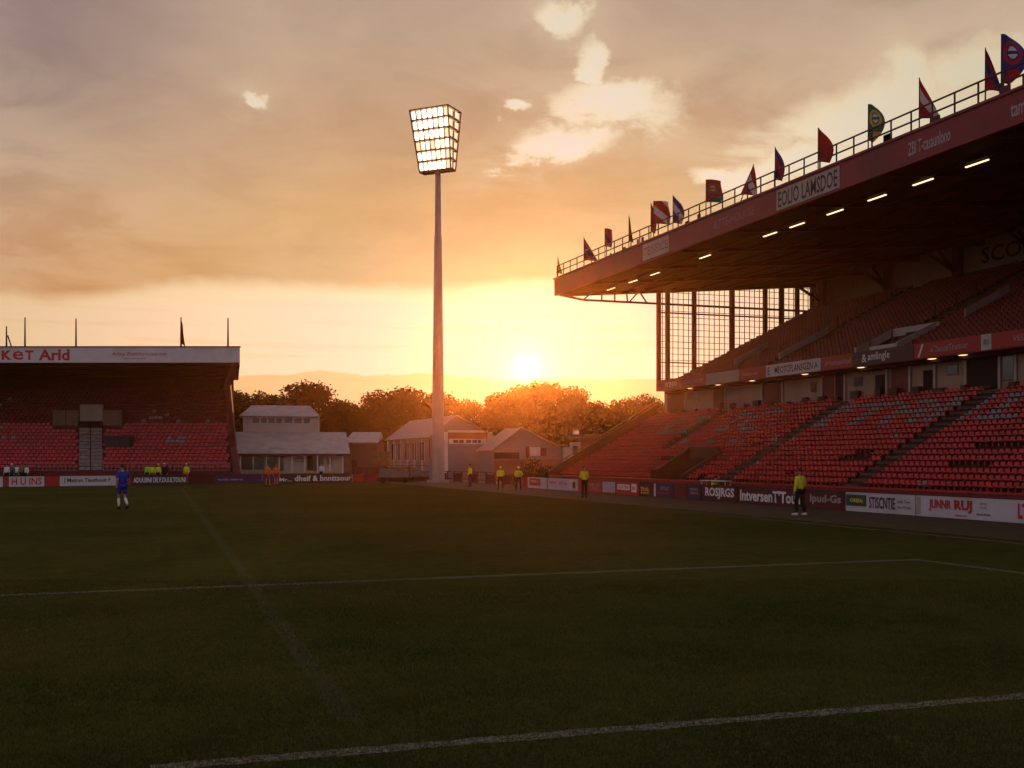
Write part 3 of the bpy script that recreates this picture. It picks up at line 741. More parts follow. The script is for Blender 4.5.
for (a, b) in (((xe,.3,10.2),(xe-1.0,1.2,8.6)),((xe-1.0,1.2,8.6),(xe-.75,2.2,3.2)),((xe-.75,2.2,3.2),(xe-.1,1.6,-.05))): w.bar(a, b, .42, .5)
lb('raking_column', w, M['door_red'])
# roof
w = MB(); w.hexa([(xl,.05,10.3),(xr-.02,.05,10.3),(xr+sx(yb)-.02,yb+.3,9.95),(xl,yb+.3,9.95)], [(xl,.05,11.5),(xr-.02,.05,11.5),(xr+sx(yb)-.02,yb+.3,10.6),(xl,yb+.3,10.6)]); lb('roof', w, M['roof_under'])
w = MB()
for k in range(6): w.box(xl, xr-.3+sx(2+k*2.5), 2+k*2.5, 2.15+k*2.5, 10.0-.03*k, 10.2-.03*k)
lb('roof_beams', w, M['steel_dark'])
w = MB(); w.box(xl, xr, -.08, .05, 10.28, 11.58); fa = lb('fascia', w, M['white_board'])
w = MB(); w.box(xl, xr+.06, -.12, .15, 11.58, 11.68); w.box(xl, xr+.02, -.11, -.081, 10.24, 10.29); lb('fascia_trim', w, M['steel_red'])
dx = lambda px: LP(px, D0)[0]
for s, a, b, zc, hh, bd in (('lKCET','',0,0,0,0),):
    pass
def ftext(s, a, b, zc, hh, bd): text(s, M['red_letter'], fa, ((dx(a)+dx(b))/2, -.081, zc), (1,0,0), w=dx(b)-dx(a), h=hh, ex=.004, bold=bd)
ftext('R', -13, 0, 10.92, .82, .035); ftext('K', 2, 12, 10.92, .80, .05); ftext('e', 13, 24, 10.90, .76, .015); ftext('T', 25.5, 34, 10.92, .80, .04); ftext('Arld', 39, 70, 10.95, .95, .03)
ftext('Ailey Polithrcusannn', 112, 167, 10.98, .36, .012); ftext('--------', 124, 146, 10.62, .05, .0)

LZ = 11.68
def roof_pole(px, hgt, label, kind='pole', cat='flagpole'):
    b = P(px, D0+.35); t_ = thing('flagpole' if kind == 'pole' else 'flag', label, cat, (b.x, b.y, LZ), -A, 'poles on the far stand roof')
    m = MB(); m.tube((0,0,-.05),(0,0,hgt),.085,.05,8); m.build('pole', M['steel_dark'], t_)
    m = MB(); m.box(-.16,.16,-.12,.12,-.09,.03); m.build('base_plate', M['steel_dark'], t_)
    if kind == 'flag':
        n = 10; vs = []
        for i in range(n+1):
            q = i/n
            for j in range(4): vs.append(((.10+.50*(1-q)**.7)*j/3*.6, .12*math.sin(q*4+j), hgt*(.12+.84*q) - .1*j))
        m = MB(); m.add(vs, [(i*4+j,i*4+j+1,i*4+j+5,i*4+j+4) for i in range(n) for j in range(3)])
        f = m.build('flag_cloth', M['flag_red'], t_, smooth=True); f.modifiers.new('thickness','SOLIDIFY').thickness = .015
    if kind == 'strut':
        m = MB(); m.bar((.1,0,hgt*.55),(.42,0,0),.09); m.build('strut', M['steel_dark'], t_)
roof_pole(6.5, 1.75, 'short braced pole at the left edge of the far stand roof', 'strut')
roof_pole(25, 2.5, 'bare pole on the far stand roof, left of the two tall ones')
roof_pole(76, 2.4, 'bare pole on the far stand roof beyond the end of the large red lettering')
roof_pole(181, 2.5, 'furled red flag on a pole above the far stand fascia', 'flag', 'flag')
roof_pole(228, 2.45, 'bare pole at the right corner of the far stand roof')

# boards in front of the far stand
def far_board(px0, px1, py0, py1, m, label, words=(), h=.8, base=0):
    """stands on the grass along the far touchline, from pixel column px0 to px1"""
    a, b = G(px0, py0), G(px1, py1); c = (a+b)/2; dv = (b-a); L = dv.length; rz = math.atan2(dv.y, dv.x)
    t_ = thing('advertising_board', label, 'advertising board', c, rz, 'advertising boards in front of the far stand')
    w_ = MB(); w_.box(-L/2+.02, L/2-.02, -.03, .03, .02, h); w_.build('panel', M[m], t_)
    w_ = MB(); w_.box(-L/2+.005, L/2-.005, -.045, .045, h, h+.03)
    for s in (-1,1): w_.box(s*(L/2-.1)-.03, s*(L/2-.1)+.03, .03, .07, 0, h-.01)
    w_.build('frame', M['steel_dark'], t_)
    for s, mm, q0, q1, zc, hh in words:
        text(s, M[mm], t_, ((q0+q1)/2*L-L/2, -.031, zc), (1,0,0), w=(q1-q0)*L, h=hh, ex=.003, bold=.025)
yb_ = lambda px: 487.2 - px*.0135
def fb(a, b, m, label, words=()): far_board(a, b, yb_(a), yb_(b), m, label, words)
fb(-40,3,'white_board','white advertising board cut by the left edge of the photo')
fb(3.5,8,'red_board','narrow red board between two white boards at the far left')
fb(8.5,44.5,'white_board','white board with blocky red letters below the group of spectators',[('H U INS','red_letter',.08,.92,.42,.56)])
fb(45,59,'red_board','short plain red board right of the white board with red letters')
fb(59.5,116,'white_board','long white board with thin dark lettering, partly behind the blue player',[('J Matron Tiauthouit F','dark_letter',.07,.90,.42,.4)])
fb(116.5,131,'red_board','red board directly right of the blue player')
fb(131.5,187,'dark_board','black board with pale block letters reading ADUUIINI DE F DUULTOUNI',[('ADUUIINI DE F.DUULTOUNI','white_letter',.03,.97,.42,.42)])
fb(187.5,214,'maroon_board','plain maroon board right of the black lettered board')
fb(214.5,262,'navy_board','dark board with faint pink writing in front of the end of the far stand',[('wsoilia ciatu-er','grey_letter',.05,.6,.40,.18)])
fb(262.5,279,'navy_board','short dark board behind the two players in orange')
fb(279.5,352,'dark_board','black board with white lettering in front of the pavilion',[('Mr...','white_letter',.0,.16,.32,.3),('dheif & bnnttsour','white_letter',.20,.99,.42,.5)])
fb(352.5,362,'red_board','red board right of the black board in front of the pavilion')

# ------------------------------------------------------------------ pavilion and brick annex
dp = 109.0
pav = thing('pavilion', 'pale two-storey pavilion with grey slate roofs beside the far stand', 'pavilion', P(290, dp), -A*.4)
px0_ = (290-512)/F*dp
BE = A*.6
def Q(px, d):
    k, y = (px-512)/F, d-dp
    return (k*(dp + y*math.cos(BE)) - px0_ + y*math.sin(BE)) / (math.cos(BE) - k*math.sin(BE))
x0, x1 = Q(239.5,dp), Q(343.5,dp)
w = MB(); w.box(x0, x1, 0, 7, -.2, ZP(453,dp)); pw = w.build('wall', M['render_wall'], pav)
w = MB(); xo0, xo1 = Q(231,dp-.6), Q(350.5,dp-.6); yr = 4.0; ze, zt_ = ZP(453.5,dp-.6), ZP(432,dp+yr)
xt0, xt1 = Q(233,dp+yr), Q(346,dp+yr)
w.hexa([(xo0,-.6,ze-.15),(xo1,-.6,ze-.15),(xt1,yr,zt_-.15),(xt0,yr,zt_-.15)], [(xo0,-.6,ze),(xo1,-.6,ze),(xt1,yr,zt_),(xt0,yr,zt_)]); w.build('lower_roof', M['slate'], pav)
w = MB(); w.box(x1-.02, Q(351,dp), .05, 7, -.2, ZP(454,dp)-.1); w.build('brick_end', M['brick'], pav)
ux0, ux1 = Q(243,dp+yr), Q(319.5,dp+yr); zu0, zu1 = zt_-.3, ZP(415,dp+yr)
w = MB(); w.box(ux0, ux1, yr, yr+4.5, zu0, zu1); w.build('upper_wall', M['render_wall'], pav)
w = MB(); zr0, zr1 = ZP(416.5,dp+yr), ZP(406,dp+yr+3)
w.hexa([(ux0-.4,yr-.4,zr0),(ux1+.1,yr-.4,zr0),(ux1+.1,yr+6.4,zr0),(ux0-.4,yr+6.4,zr0)], [(ux0+.8,yr+2.2,zr1),(ux1-.9,yr+2.2,zr1),(ux1-.9,yr+4,zr1),(ux0+.8,yr+4,zr1)]); w.build('upper_roof', M['slate'], pav)
for a, b in ((252.5,259.5),(261,267),(268,275),(276,282),(284.5,292.5),(294,302),(303.5,310)):
    xa, xb = Q(a,dp+yr), Q(b,dp+yr); za, zb = ZP(423.3,dp+yr), ZP(418.2,dp+yr)
    w = MB(); w.box(xa-.06, xb+.06, yr-.05, yr-.003, za-.06, zb+.06); fr = w.build('window_frame', M['white_metal'], pav)
    w = MB(); w.box(xa, xb, yr-.06, yr-.051, za, zb); w.build('pane', M['window'], fr)
for a, b, y0, y1, nm, m in ((242,252,457,469,'window','window'),(253,263,457,469,'window','window'),(265.5,283,457,470,'sliding_door','window'),(296,303.5,459,461.5,'sign_plate','pale_board'),(307.5,313,456,470,'door','dark_open'),(315,323,456,471,'door','window'),(328,331,458,464,'window','window')):
    xa, xb = Q(a,dp), Q(b,dp); w = MB(); w.box(xa-.07,xb+.07,-.05,-.003,ZP(y1,dp)-.07,ZP(y0,dp)+.07); fr = w.build('door_frame' if 'door' in nm else 'window_frame', M['wood'], pav)
    w = MB(); w.box(xa,xb,-.065,-.051,ZP(y1,dp),ZP(y0,dp)); w.build(nm, M[m], fr)
for k in range(9): w = MB(); x = x0+.1+k*(x1-x0-.2)/8; w.box(x-.06, x+.06, -.5, -.4, 0, ze-.1); w.build('veranda_post', M['white_metal'], pav)
w = MB(); w.box(xo0, xo1, -.68, -.61, ze-.22, ze-.02); w.build('gutter', M['steel_dark'], pav)
text('ksuyru', M['dark_letter'], pav, (Q(276,dp), .35, ZP(449,dp)+.02), (1,0,0), up=(0,.85,.52), w=1.4, h=.25, name='roof_lettering', ex=.04)
# yellow picket fence in front
w_a, w_b = P(240, dp-2.5), P(343, dp-2.5)
pf = thing('picket_fence', 'low yellowish picket fence in front of the pavilion', 'fence', (w_a+w_b)/2, -A); L = (w_b-w_a).length
w = MB(); w.bar((-L/2,0,.75),(L/2,0,.75),.06); w.bar((-L/2,0,.3),(L/2,0,.3),.06); w.build('rails', M['wood'], pf)
w = MB()
for k in range(int(L/.2)): w.box(-L/2+k*.2, -L/2+k*.2+.1, -.055, -.033, .05, .95)
w.build('pickets', mat('yellow_paint', (.50,.36,.08), .7, .25, 3), pf)
da = 114.0
an = thing('brick_annex', 'low red brick annex with a pale flat roof right of the pavilion', 'annex', P(362, da), -A); r0 = (362-512)/F*da
QA = lambda px: (px-512)/F*da - r0
w = MB(); w.box(QA(345), QA(377), 0, 6, -.2, ZP(443.5,da)); w.build('wall', M['brick'], an)
w = MB(); w.hexa([(QA(344),-.5,ZP(443.4,da)),(QA(378.5),-.5,ZP(443.4,da)),(QA(376),6.3,ZP(440,da)+.4),(QA(344),6.3,ZP(440,da)+.4)],[(QA(344),-.5,ZP(442.3,da)),(QA(378.5),-.5,ZP(442.3,da)),(QA(374),6.3,ZP(438,da)+.75),(QA(344),6.3,ZP(438,da)+.75)]); w.build('roof', M['slate'], an)
w = MB(); w.box(QA(352), QA(357), -.04, -.003, 0, 2.0); w.build('door', M['door_red'], an)

# ------------------------------------------------------------------ sheds
def gable(name, label, pxl, dl_, width, length, eave, apex, apx, wallm, roofm):
    b = P(pxl, dl_); t_ = thing(name, label, 'shed', (b.x, b.y, 0), 0)
    w = MB(); w.box(0, width, 0, length, -.2, eave); w.prism([(0,0,eave),(width,0,eave),(apx,0,apex)], (0,length,0)); w.build('wall', M[wallm], t_)
    w = MB(); o = .35; s1 = (apex-eave)/apx; s2 = (apex-eave)/(width-apx)
    for (xa, za, xb, zb) in ((-o, eave-s1*o, apx, apex), (width+o, eave-s2*o, apx, apex)):
        w.hexa([(xa,-o,za+.03),(xb,-o,zb+.03),(xb,length+o,zb+.03),(xa,length+o,za+.03)], [(xa,-o,za+.15),(xb,-o,zb+.15),(xb,length+o,zb+.15),(xa,length+o,za+.15)])
    w.build('roof', M[roofm], t_); return t_
b1 = P(431, 112); b1r = XAT(492, b1.y) - b1.x
s1 = gable('shed', 'grey corrugated shed with a white framed gable behind the floodlight mast', 431, 112, b1r, 19, ZP(436,112), ZP(416.5,113), b1r*.42, 'grey_clad', 'grey_roof')
zz_ = lambda py: ZP(py, 112.5)
X1 = lambda px: XAT(px, b1.y) - b1.x
w = MB(); w.box(X1(443.5), X1(447.5), -.14, -.003, 0, zz_(432)); w.box(X1(487.5), X1(492), -.14, -.003, 0, zz_(432)); w.box(X1(447.6), X1(487.4), -.14, -.003, zz_(432.3), zz_(430.2)); w.build('portico_frame', M['white_metal'], s1)
w = MB(); w.box(X1(447.7), X1(487.3), -.05, -.003, zz_(438.5), zz_(432.4)); w.build('red_band', M['steel_red'], s1)
w = MB(); w.box(X1(449), X1(486), -.07, -.003, zz_(444), zz_(438.7)); wf = w.build('window_frame', M['white_metal'], s1)
w = MB()
for a, b in ((453,458),(459,463.5),(466,471),(472,477),(478,480.5)): w.box(X1(a), X1(b), -.085, -.071, zz_(442.8), zz_(439.8))
w.build('panes', M['window'], wf)
for a, b in ((452,461.5),(462.5,474)):
    w = MB(); w.box(X1(a), X1(b), -.05, -.003, 0, zz_(462)); w.build('door', M['grey_roof'], s1)
for k in range(5):
    yy = 2.5 + k*3.2; w = MB(); w.box(-.06,-.003, yy-.07, yy+1.57, 1.9, 3.9); fr = w.build('window_frame', M['white_metal'], s1)
    w = MB(); w.box(-.075,-.061, yy, yy+1.5, 1.97, 3.83); w.build('pane', M['window'], fr)
for k in range(7): w = MB(); w.box(-.1,-.004, .1+k*3.1, .25+k*3.1, 0, ZP(436,112)-.1); w.build('wall_post', M['white_metal'], s1)
w = MB(); w.tube((-.15,-.1,0),(-.15,-.1,4.2),.07,.07,8); w.build('downpipe', M['steel_red'], s1)
b2 = P(493.5, 108); b2r = XAT(562, b2.y) - b2.x
s2 = gable('shed', 'smaller grey gabled shed right of the white framed one', 493.5, 108, b2r, 4.5, ZP(449.5,108), ZP(428.5,108.5), b2r*.40, 'grey_clad', 'grey_roof')
X2 = lambda px: XAT(px, b2.y) - b2.x
Z2 = lambda py: ZP(py, 108.5)
w = MB(); w.box(X2(494), X2(519), -.06, -.003, Z2(459), Z2(452.5)); w.build('opening', M['dark_open'], s2)
w = MB(); w.box(X2(494), X2(562), -.08, -.003, 0, Z2(459.5)); w.build('brick_plinth', M['brick'], s2)
w = MB(); w.box(X2(526), X2(529), -.07, -.003, Z2(458), Z2(446)); w.box(X2(541), X2(546), -.07, -.003, Z2(456), Z2(448)); w.build('shutters', M['steel_red'], s2)
w = MB(); w.box(X2(530), X2(540), -.05, -.003, Z2(456), Z2(447)); w.build('hatch', M['white_metal'], s2)

# kiosk right of the sheds
dk = 104.0; kb = P(590, dk); ki = thing('kiosk', 'small flat-roofed kiosk with pale front beside the end of the grandstand', 'kiosk', (kb.x,kb.y,0), -A)
K = lambda px: (px-590)/F*dk
w = MB(); w.box(K(581), K(622), 0, 5, -.2, ZP(437,dk)); w.build('wall', M['brick'], ki)
w = MB(); w.box(K(572), K(580.5), .2, 4, -.2, ZP(442,dk)); w.box(K(564), K(571.5), .6, 3, -.2, ZP(447,dk)); w.build('front_annex', M['render_wall'], ki)
w = MB(); w.box(K(570), K(625), -.5, 5.5, ZP(437,dk), ZP(434.5,dk)); w.build('roof', M['dark_board'], ki)
w = MB(); w.box(K(573), K(578), .14, .197, ZP(455,dk), ZP(446,dk)); w.build('hatch', M['window'], ki)
w = MB(); w.box(K(588), K(596), -.05, -.003, ZP(470,dk), ZP(448,dk)); w.build('door', M['steel_red'], ki)
w = MB(); w.tube((K(577),2,ZP(434.5,dk)),(K(577),2,ZP(430,dk)),.35,.28,10); w.build('roof_vent', M['white_metal'], ki)

# ------------------------------------------------------------------ floodlight mast
dm = 100.0; mp = P(438, dm)
mast = thing('floodlight_mast', 'tall tapered floodlight mast with a lit lattice head in front of the shed', 'floodlight', (mp.x, mp.y, 0), -A)
zb, zt2 = ZP(174, dm), ZP(108.5, dm)
w = MB(); w.tube((0,0,-.1),(0,0,12),.60,.46,20); w.tube((0,0,12),(0,0,22),.46,.33,20); w.tube((0,0,22),(0,0,zb+.5),.29,.24,20); w.build('pole', M['pylon'], mast, smooth=False)
w = MB(); w.tube((0,0,0),(0,0,.25),1.0,1.0,16)
for zc in (8,12,18,22): w.tube((0,0,zc-.08),(0,0,zc+.08),.62-.015*zc,.62-.015*zc,20)
w.build('flanges', M['pylon'], mast)
w = MB(); rr = lambda z: .62-.0125*z
w.bar((.05,-rr(2)-.05,2.2),(.05,-rr(26)-.05,zb),.05)
w.build('cable_duct', M['pylon'], mast)
w = MB(); w.box(-.78,-.5,-.25,.25,.3,2.2); w.build('control_box', M['grey_clad'], mast)
th = math.radians(25); XA = Vector((math.cos(th), -math.sin(th), 0)); YA = Vector((math.sin(th), math.cos(th), 0))
def HP(u, v_, q):
    """u along the front 0 left..1 right, v 0 front..1 back, q 0 bottom..1 top"""
    wd = 3.15 + .72*q; dpth = .9 + 1.6*q
    xr_ = 1.62; 
    return XA*(xr_ - wd*(1-u)) + YA*(-.3 + dpth*(v_-.35)) + Vector((0,0,zb+.15 + (zt2-zb-.35)*q))
w = MB()
for q in [i/6 for i in range(7)]:
    for a, b in (((0,0),(1,0)),((1,0),(1,1)),((1,1),(0,1)),((0,1),(0,0))): w.bar(HP(*a,q), HP(*b,q), .085)
for u in [i/7 for i in range(8)]: w.bar(HP(u,0,0), HP(u,0,1), .04 if 0 < u < 1 else .12)
for u in (0,1): w.bar(HP(u,1,0), HP(u,1,1), .10)
w.bar(HP(1,.5,0), HP(1,.5,1), .05)
for i in range(6): w.bar(HP(.0,1,i/6), HP(1,1,(i+1)/6), .05)
w.build('head_frame', M['steel_red'], mast)
w = MB(); w.hexa([HP(0,0,0),HP(1,0,0),HP(1,1,0),HP(0,1,0)], [v - Vector((0,0,-.12)) for v in (HP(0,0,0),HP(1,0,0),HP(1,1,0),HP(0,1,0))]); w.build('maintenance_deck', M['steel_dark'], mast)
N_ = -YA
for r in range(6):
    for c in range(7):
        uc, qc, ru_, rq = (c+.5)/7, (r+.5)/6, .44/7, .42/6; n = 16; b = MB()
        se = lambda t: math.copysign(abs(t)**.45, t)
        ring = lambda v_, k: [HP(uc+k*ru_*se(math.cos(2*PI*i/n)), v_, qc+k*rq*se(math.sin(2*PI*i/n))) for i in range(n)]
        b.add(ring(.06, .93), [tuple(range(n))], 0)
        b.add(ring(.03, 1.0) + ring(.06, .93) + ring(.34, .6), [(i, (i+1)%n, n+(i+1)%n, n+i) for i in range(n)] + [(i, (i+1)%n, 2*n+(i+1)%n, 2*n+i) for i in range(n)] + [tuple(range(2*n, 3*n))], 1)
        q = random.random(); b.build('lamp', [M['lamp_dim'] if q < .12 else (M['lamp_mid'] if q < .4 else M['lamp']), M['white_metal']], mast)
    for c in range(2):
        q0, q1 = (r+.2)/6, (r+.8)/6; v0, v1 = (c+.2)/2, (c+.8)/2
        f = [HP(.985,v0,q0), HP(.985,v1,q0), HP(.985,v1,q1), HP(.985,v0,q1)]
        bk = [HP(.92,v0,q0), HP(.92,v1,q0), HP(.92,v1,q1), HP(.92,v0,q1)]
        b = MB(); b.add(f + bk, [(0,1,2,3)], 0); b.f += [(4,7,6,5),(0,4,5,1),(1,5,6,2),(2,6,7,3),(3,7,4,0)]; b.m += [1]*5
        b.build('side_lamp', [M['lamp_dim'], M['white_metal']], mast)

# ------------------------------------------------------------------ far-end fence, clutter, bushes
def fence(pa, pb, label, h=1.0, name='railing_fence'):
    c = (pa+pb)/2; dv = pb-pa; L = dv.length; t_ = thing(name, label, 'fence', (c.x,c.y,0), math.atan2(dv.y,dv.x))
    w = MB()
    for z in (h, h*.35): w.bar((-L/2,0,z),(L/2,0,z),.07)
    w.build('rails', M['steel_red'], t_)
    w = MB()
    for k in range(int(L/2)+1): w.box(-L/2+k*2-.05, -L/2+k*2+.05, -.05, .05, -.05, h)
    w.build('fence_posts', M['steel_red'], t_)
    w = MB()
    for k in range(int(L/2)):
        if random.random() < .6: w.box(-L/2+k*2+.1, -L/2+k*2+1.9, -.02, .02, .1, h*.85)
    w.build('infill_panels', M['door_red'], t_); return t_
fence(G(364,482), G(452,482.5), 'red railing fence at the foot of the floodlight mast')
fence(G(454,482.5), G(520,486.5), 'red railing fence behind the three distant stewards')
def crate_stack(px, d, w_, n, m, label, name='crate_stack'):
    b = P(px, d); t_ = thing(name, label, 'crates', (b.x,b.y,0), -A+random.uniform(-.3,.3)); z = 0
    for k in range(n):
        bb = MB(); o = random.uniform(-.08,.08); hh = .62
        bb.box(-w_/2+o, w_/2+o, -.5, .5, z+.04, z+hh); bb.box(-w_/2+o-.04, w_/2+o+.04, -.54, .54, z+hh, z+hh+.08)
        for i in range(6): bb.box(-w_/2+o+i*w_/6+.03, -w_/2+o+i*w_/6+.07, -.53, -.502, z+.05, z+hh-.01)
        z += hh+.08; bb.build('crate', m[k % len(m)], t_)
    return t_
crate_stack(368, 102, 2.2, 2, [M['red_board'], M['steel_red']], 'low pile of red equipment crates left of the shed')
crate_stack(382, 103, 1.6, 4, [M['wood'], M['steel_red'], M['orange_crate']], 'tall pile of wooden and red crates in front of the shed windows')
crate_stack(403, 102, 2.4, 2, [M['steel_dark'], M['wood']], 'dark crates right of the tall wooden pile')
crate_stack(356, 104, 1.7, 1, [M['white_metal']], 'single pale crate in front of the brick annex')
def goal_cart(px, d, label):
    b = P(px, d); t_ = thing('groundsman_trolley', label, 'trolley', (b.x,b.y,0), -A)
    w = MB(); w.box(-1.5,1.5,-.5,.5,.42,.52); 
    for s in (-1.4,1.4): w.bar((s,-.45,.52),(s,-.45,1.5),.06); w.bar((s,.45,.52),(s,.45,1.5),.06)
    w.bar((-1.4,-.45,1.5),(1.4,-.45,1.5),.06); w.build('frame', M['steel_red'], t_)
    w = MB(); w.prism([(-1.4,-.42,.53),(1.4,-.42,.53),(1.2,-.42,1.2),(.2,-.42,1.0),(-1.1,-.42,1.3)], (0,.84,0)); w.build('tarpaulin', M['tarp'], t_)
    for x in (-1,1):
        for y in (-.52,.46): w = MB(); w.tube((x,y,.22),(x,y+.08,.22),.22,.22,14); w.build('wheel', M['black'], t_)
goal_cart(394, 100.5, 'trolley with a grey tarpaulin load beside the mast')
goal_cart(424, 101.5, 'second tarpaulin-covered trolley between the crates and the mast')
# folding table with white cloth by the front row
tb = P(722, 61.0); tb.x = 29.7
ta = thing('folding_table', 'pale folding table at the foot of the lower tier beside the seated steward', 'table', (29.0-.22, YAT(716,28.8), 0), 0)
w = MB(); w.box(-.2,.2,-1.3,1.3,1.02,1.06); w.build('tabletop', M['white_cloth'], ta)
for sx_ in (-.15,.15):
    for sy_ in (-1.2,1.2): w = MB(); w.bar((sx_,sy_,0),(sx_,sy_,1.02),.04); w.build('leg', M['white_metal'], ta)

# ------------------------------------------------------------------ trees
def make_tree(seed, rad, hgt, n_leaf=17000, nl=15):
    rnd = random.Random(seed); tr_ = MB(); cr = MB()
    h0 = hgt*.26
    tr_.tube((0,0,-.2),(0,0,h0),.042*hgt,.028*hgt,10); tr_.tube((0,0,h0),(.2,.1,hgt*.62),.028*hgt,.012*hgt,8)
    lobes = []
    for i in range(nl):
        a = rnd.random()*2*PI; q = (i+.5)/nl; z = hgt*(.26+.62*q); rr = rad*(.30+.60*rnd.random())*math.sin(min(1,(1.14-q)*1.15)*PI/2)
        c = Vector((math.cos(a)*rr, math.sin(a)*rr, z)); s_ = rad*rnd.uniform(.30,.50)*(1-.25*q)
        lobes.append((c, s_)); p0 = Vector((0,0,h0*(.8+q*1.1)))
        tr_.tube(p0, p0.lerp(c,.55)+Vector((0,0,-.1*hgt*.2)), .013*hgt, .009*hgt, 6, cap=False); tr_.tube(p0.lerp(c,.55)+Vector((0,0,-.1*hgt*.2)), c, .009*hgt, .003*hgt, 6, cap=False)
    lobes.append((Vector((0,0,hgt*.86)), rad*.40)); lobes.append((Vector((0,0,hgt*.55)), rad*.55))
    tot = sum(s_**2 for _, s_ in lobes)
    for c, s_ in lobes:
        for _ in range(int(n_leaf*s_**2/tot)):
            d = Vector((rnd.gauss(0,1), rnd.gauss(0,1), rnd.gauss(0,1))).normalized()
            rr = s_*(rnd.random()**.35)*(1+.30*mnoise.noise(d*2.1+c))
            if rnd.random() < .10: rr *= 1.22
            p = c + Vector((d.x*rr, d.y*rr, d.z*rr*.74))
            sz = rnd.uniform(.09,.22)*hgt/12; e = Euler((rnd.random()*6.3, rnd.random()*6.3, rnd.random()*6.3)).to_matrix()
            cr.add([p + e @ Vector(k) for k in ((-sz,0,0),(0,-sz*.62,.05*sz),(sz,0,0),(0,sz*.62,.05*sz))], [(0,1,2,3)])
    return tr_, cr
protos = []
for i, (rad, hgt, nl) in enumerate(((5.2,12,16),(4.6,12,14),(5.8,12,18),(4.0,12,13))):
    a, b = make_tree(40+i, rad, hgt, nl=nl)
    me1 = bpy.data.meshes.new('trunk'); me1.from_pydata(a.v, [], a.f); me1.materials.append(M['bark'])
    me2 = bpy.data.meshes.new('crown'); me2.from_pydata(b.v, [], b.f); me2.materials.append(M['leaf'])
    protos.append((me1, me2))
def tree(px, top, d, k, wide, rz, label):
    b = P(px, d); hh = ZP(top, d); s = hh/12.0/.985
    t_ = thing('tree', label, 'tree', (b.x,b.y,0), rz, 'trees behind the far end of the ground'); t_.scale = (s*wide*1.42, s*wide*1.42, s)
    for nm, me in zip(('trunk','crown'), protos[k]):
        o = bpy.data.objects.new(nm, me); C.objects.link(o); o.parent = t_
TREES = [(234,389,150,3,1.0,.3,'tree half hidden by the right end of the far stand'),
 (262,392,148,1,1.0,1.2,'round tree just left of the tallest tree behind the pavilion'),
 (304,382,150,0,1.05,2.0,'tallest spreading tree behind the pavilion roof'),
 (335,398,156,3,1.1,2.6,'lower tree sloping down right of the tallest pavilion tree'),
 (352,407,146,1,1.0,.7,'low tree in the dip above the brick annex'),
 (378,392,150,2,.82,4.0,'tree above the gap between annex and grey shed'),
 (409,387.5,152,0,.9,5.1,'broad tree left of the floodlight mast'),
 (441,392,158,1,.95,2.9,'tree directly behind the floodlight mast'),
 (468,401,150,2,.85,.4,'lower tree between the mast and the sun'),
 (498,391,150,3,.95,1.7,'tree on the left shoulder of the sunlit clump'),
 (519,385,143,1,.82,5.6,'tree just left below the setting sun'),
 (541,382,147,0,.95,.9,'dense tall tree directly below the setting sun'),
 (572,388,150,2,.75,3.3,'tree on the right shoulder of the sunlit clump'),
 (598,401,150,1,1.0,2.2,'lower tree right of the sunlit clump'),
 (625,399,152,0,.85,3.9,'tree above the kiosk roof'),
 (646,396,154,2,.8,1.1,'rounded tree left of the grandstand corner'),
 (672,401,150,3,1.1,5.0,'tree half hidden by the corner of the grandstand')]
for a in TREES: tree(*a)
def leaf_mass(name, px0, px1, d, h, n, seed, label=None, cat=None, kind=None):
    rnd = random.Random(seed); mb = MB(); a, b = P(px0,d), P(px1,d)
    for _ in range(n):
        q = rnd.random(); c = a.lerp(b, q); hh = h*(.70+.45*mnoise.noise(Vector((q*22,seed,0)))); z = hh*rnd.random()**.7
        p = c + Vector((rnd.uniform(-1.3,1.3), rnd.uniform(-1.3,1.3), z)); sz = rnd.uniform(.15,.36); e = Euler((rnd.random()*6.3, rnd.random()*6.3, rnd.random()*6.3)).to_matrix()
        mb.add([p + e @ Vector(k) for k in ((-sz,0,0),(0,-sz*.6,0),(sz,0,0),(0,sz*.6,0))], [(0,1,2,3)])
    me = bpy.data.meshes.new(name); me.from_pydata(mb.v, [], mb.f); me.materials.append(M['leaf'])
    o = bpy.data.objects.new(name, me); C.objects.link(o); tag(o, label, cat, kind=kind); return o
leaf_mass('undergrowth', 205, 700, 139, 7.2, 26000, 5, kind='stuff')
leaf_mass('undergrowth', 205, 700, 160, 8.6, 22000, 6, kind='stuff')
def bush(px, d, r, h, label, seed):
    rnd = random.Random(seed); mb = MB(); b = P(px, d)
    for _ in range(900):
        v_ = Vector((rnd.gauss(0,1),rnd.gauss(0,1),abs(rnd.gauss(0,1)))).normalized()*rnd.random()**.4; p = Vector((v_.x*r, v_.y*r*.8, v_.z*h)); sz = rnd.uniform(.06,.16); e = Euler((rnd.random()*6.3, rnd.random()*6.3, rnd.random()*6.3)).to_matrix()
        mb.add([p + e @ Vector(k) for k in ((-sz,0,0),(0,-sz*.6,0),(sz,0,0),(0,sz*.6,0))], [(0,1,2,3)])
    t_ = thing('bush', label, 'bush', (b.x,b.y,0)); me = bpy.data.meshes.new('foliage'); me.from_pydata(mb.v, [], mb.f); me.materials.append(M['leaf'])
    o = bpy.data.objects.new('foliage', me); C.objects.link(o); o.parent = t_
    w = MB(); w.tube((0,0,-.1),(0,0,h*.6),.06,.03,6); w.tube((0,0,.1),(.3,0,h*.7),.04,.02,6); w.build('stems', M['bark'], t_)
bush(532, 103, 1.7, 2.2, 'rounded bush in front of the smaller grey shed', 3)
bush(549, 101, 1.3, 1.5, 'low bush between the smaller shed and the grandstand', 8)

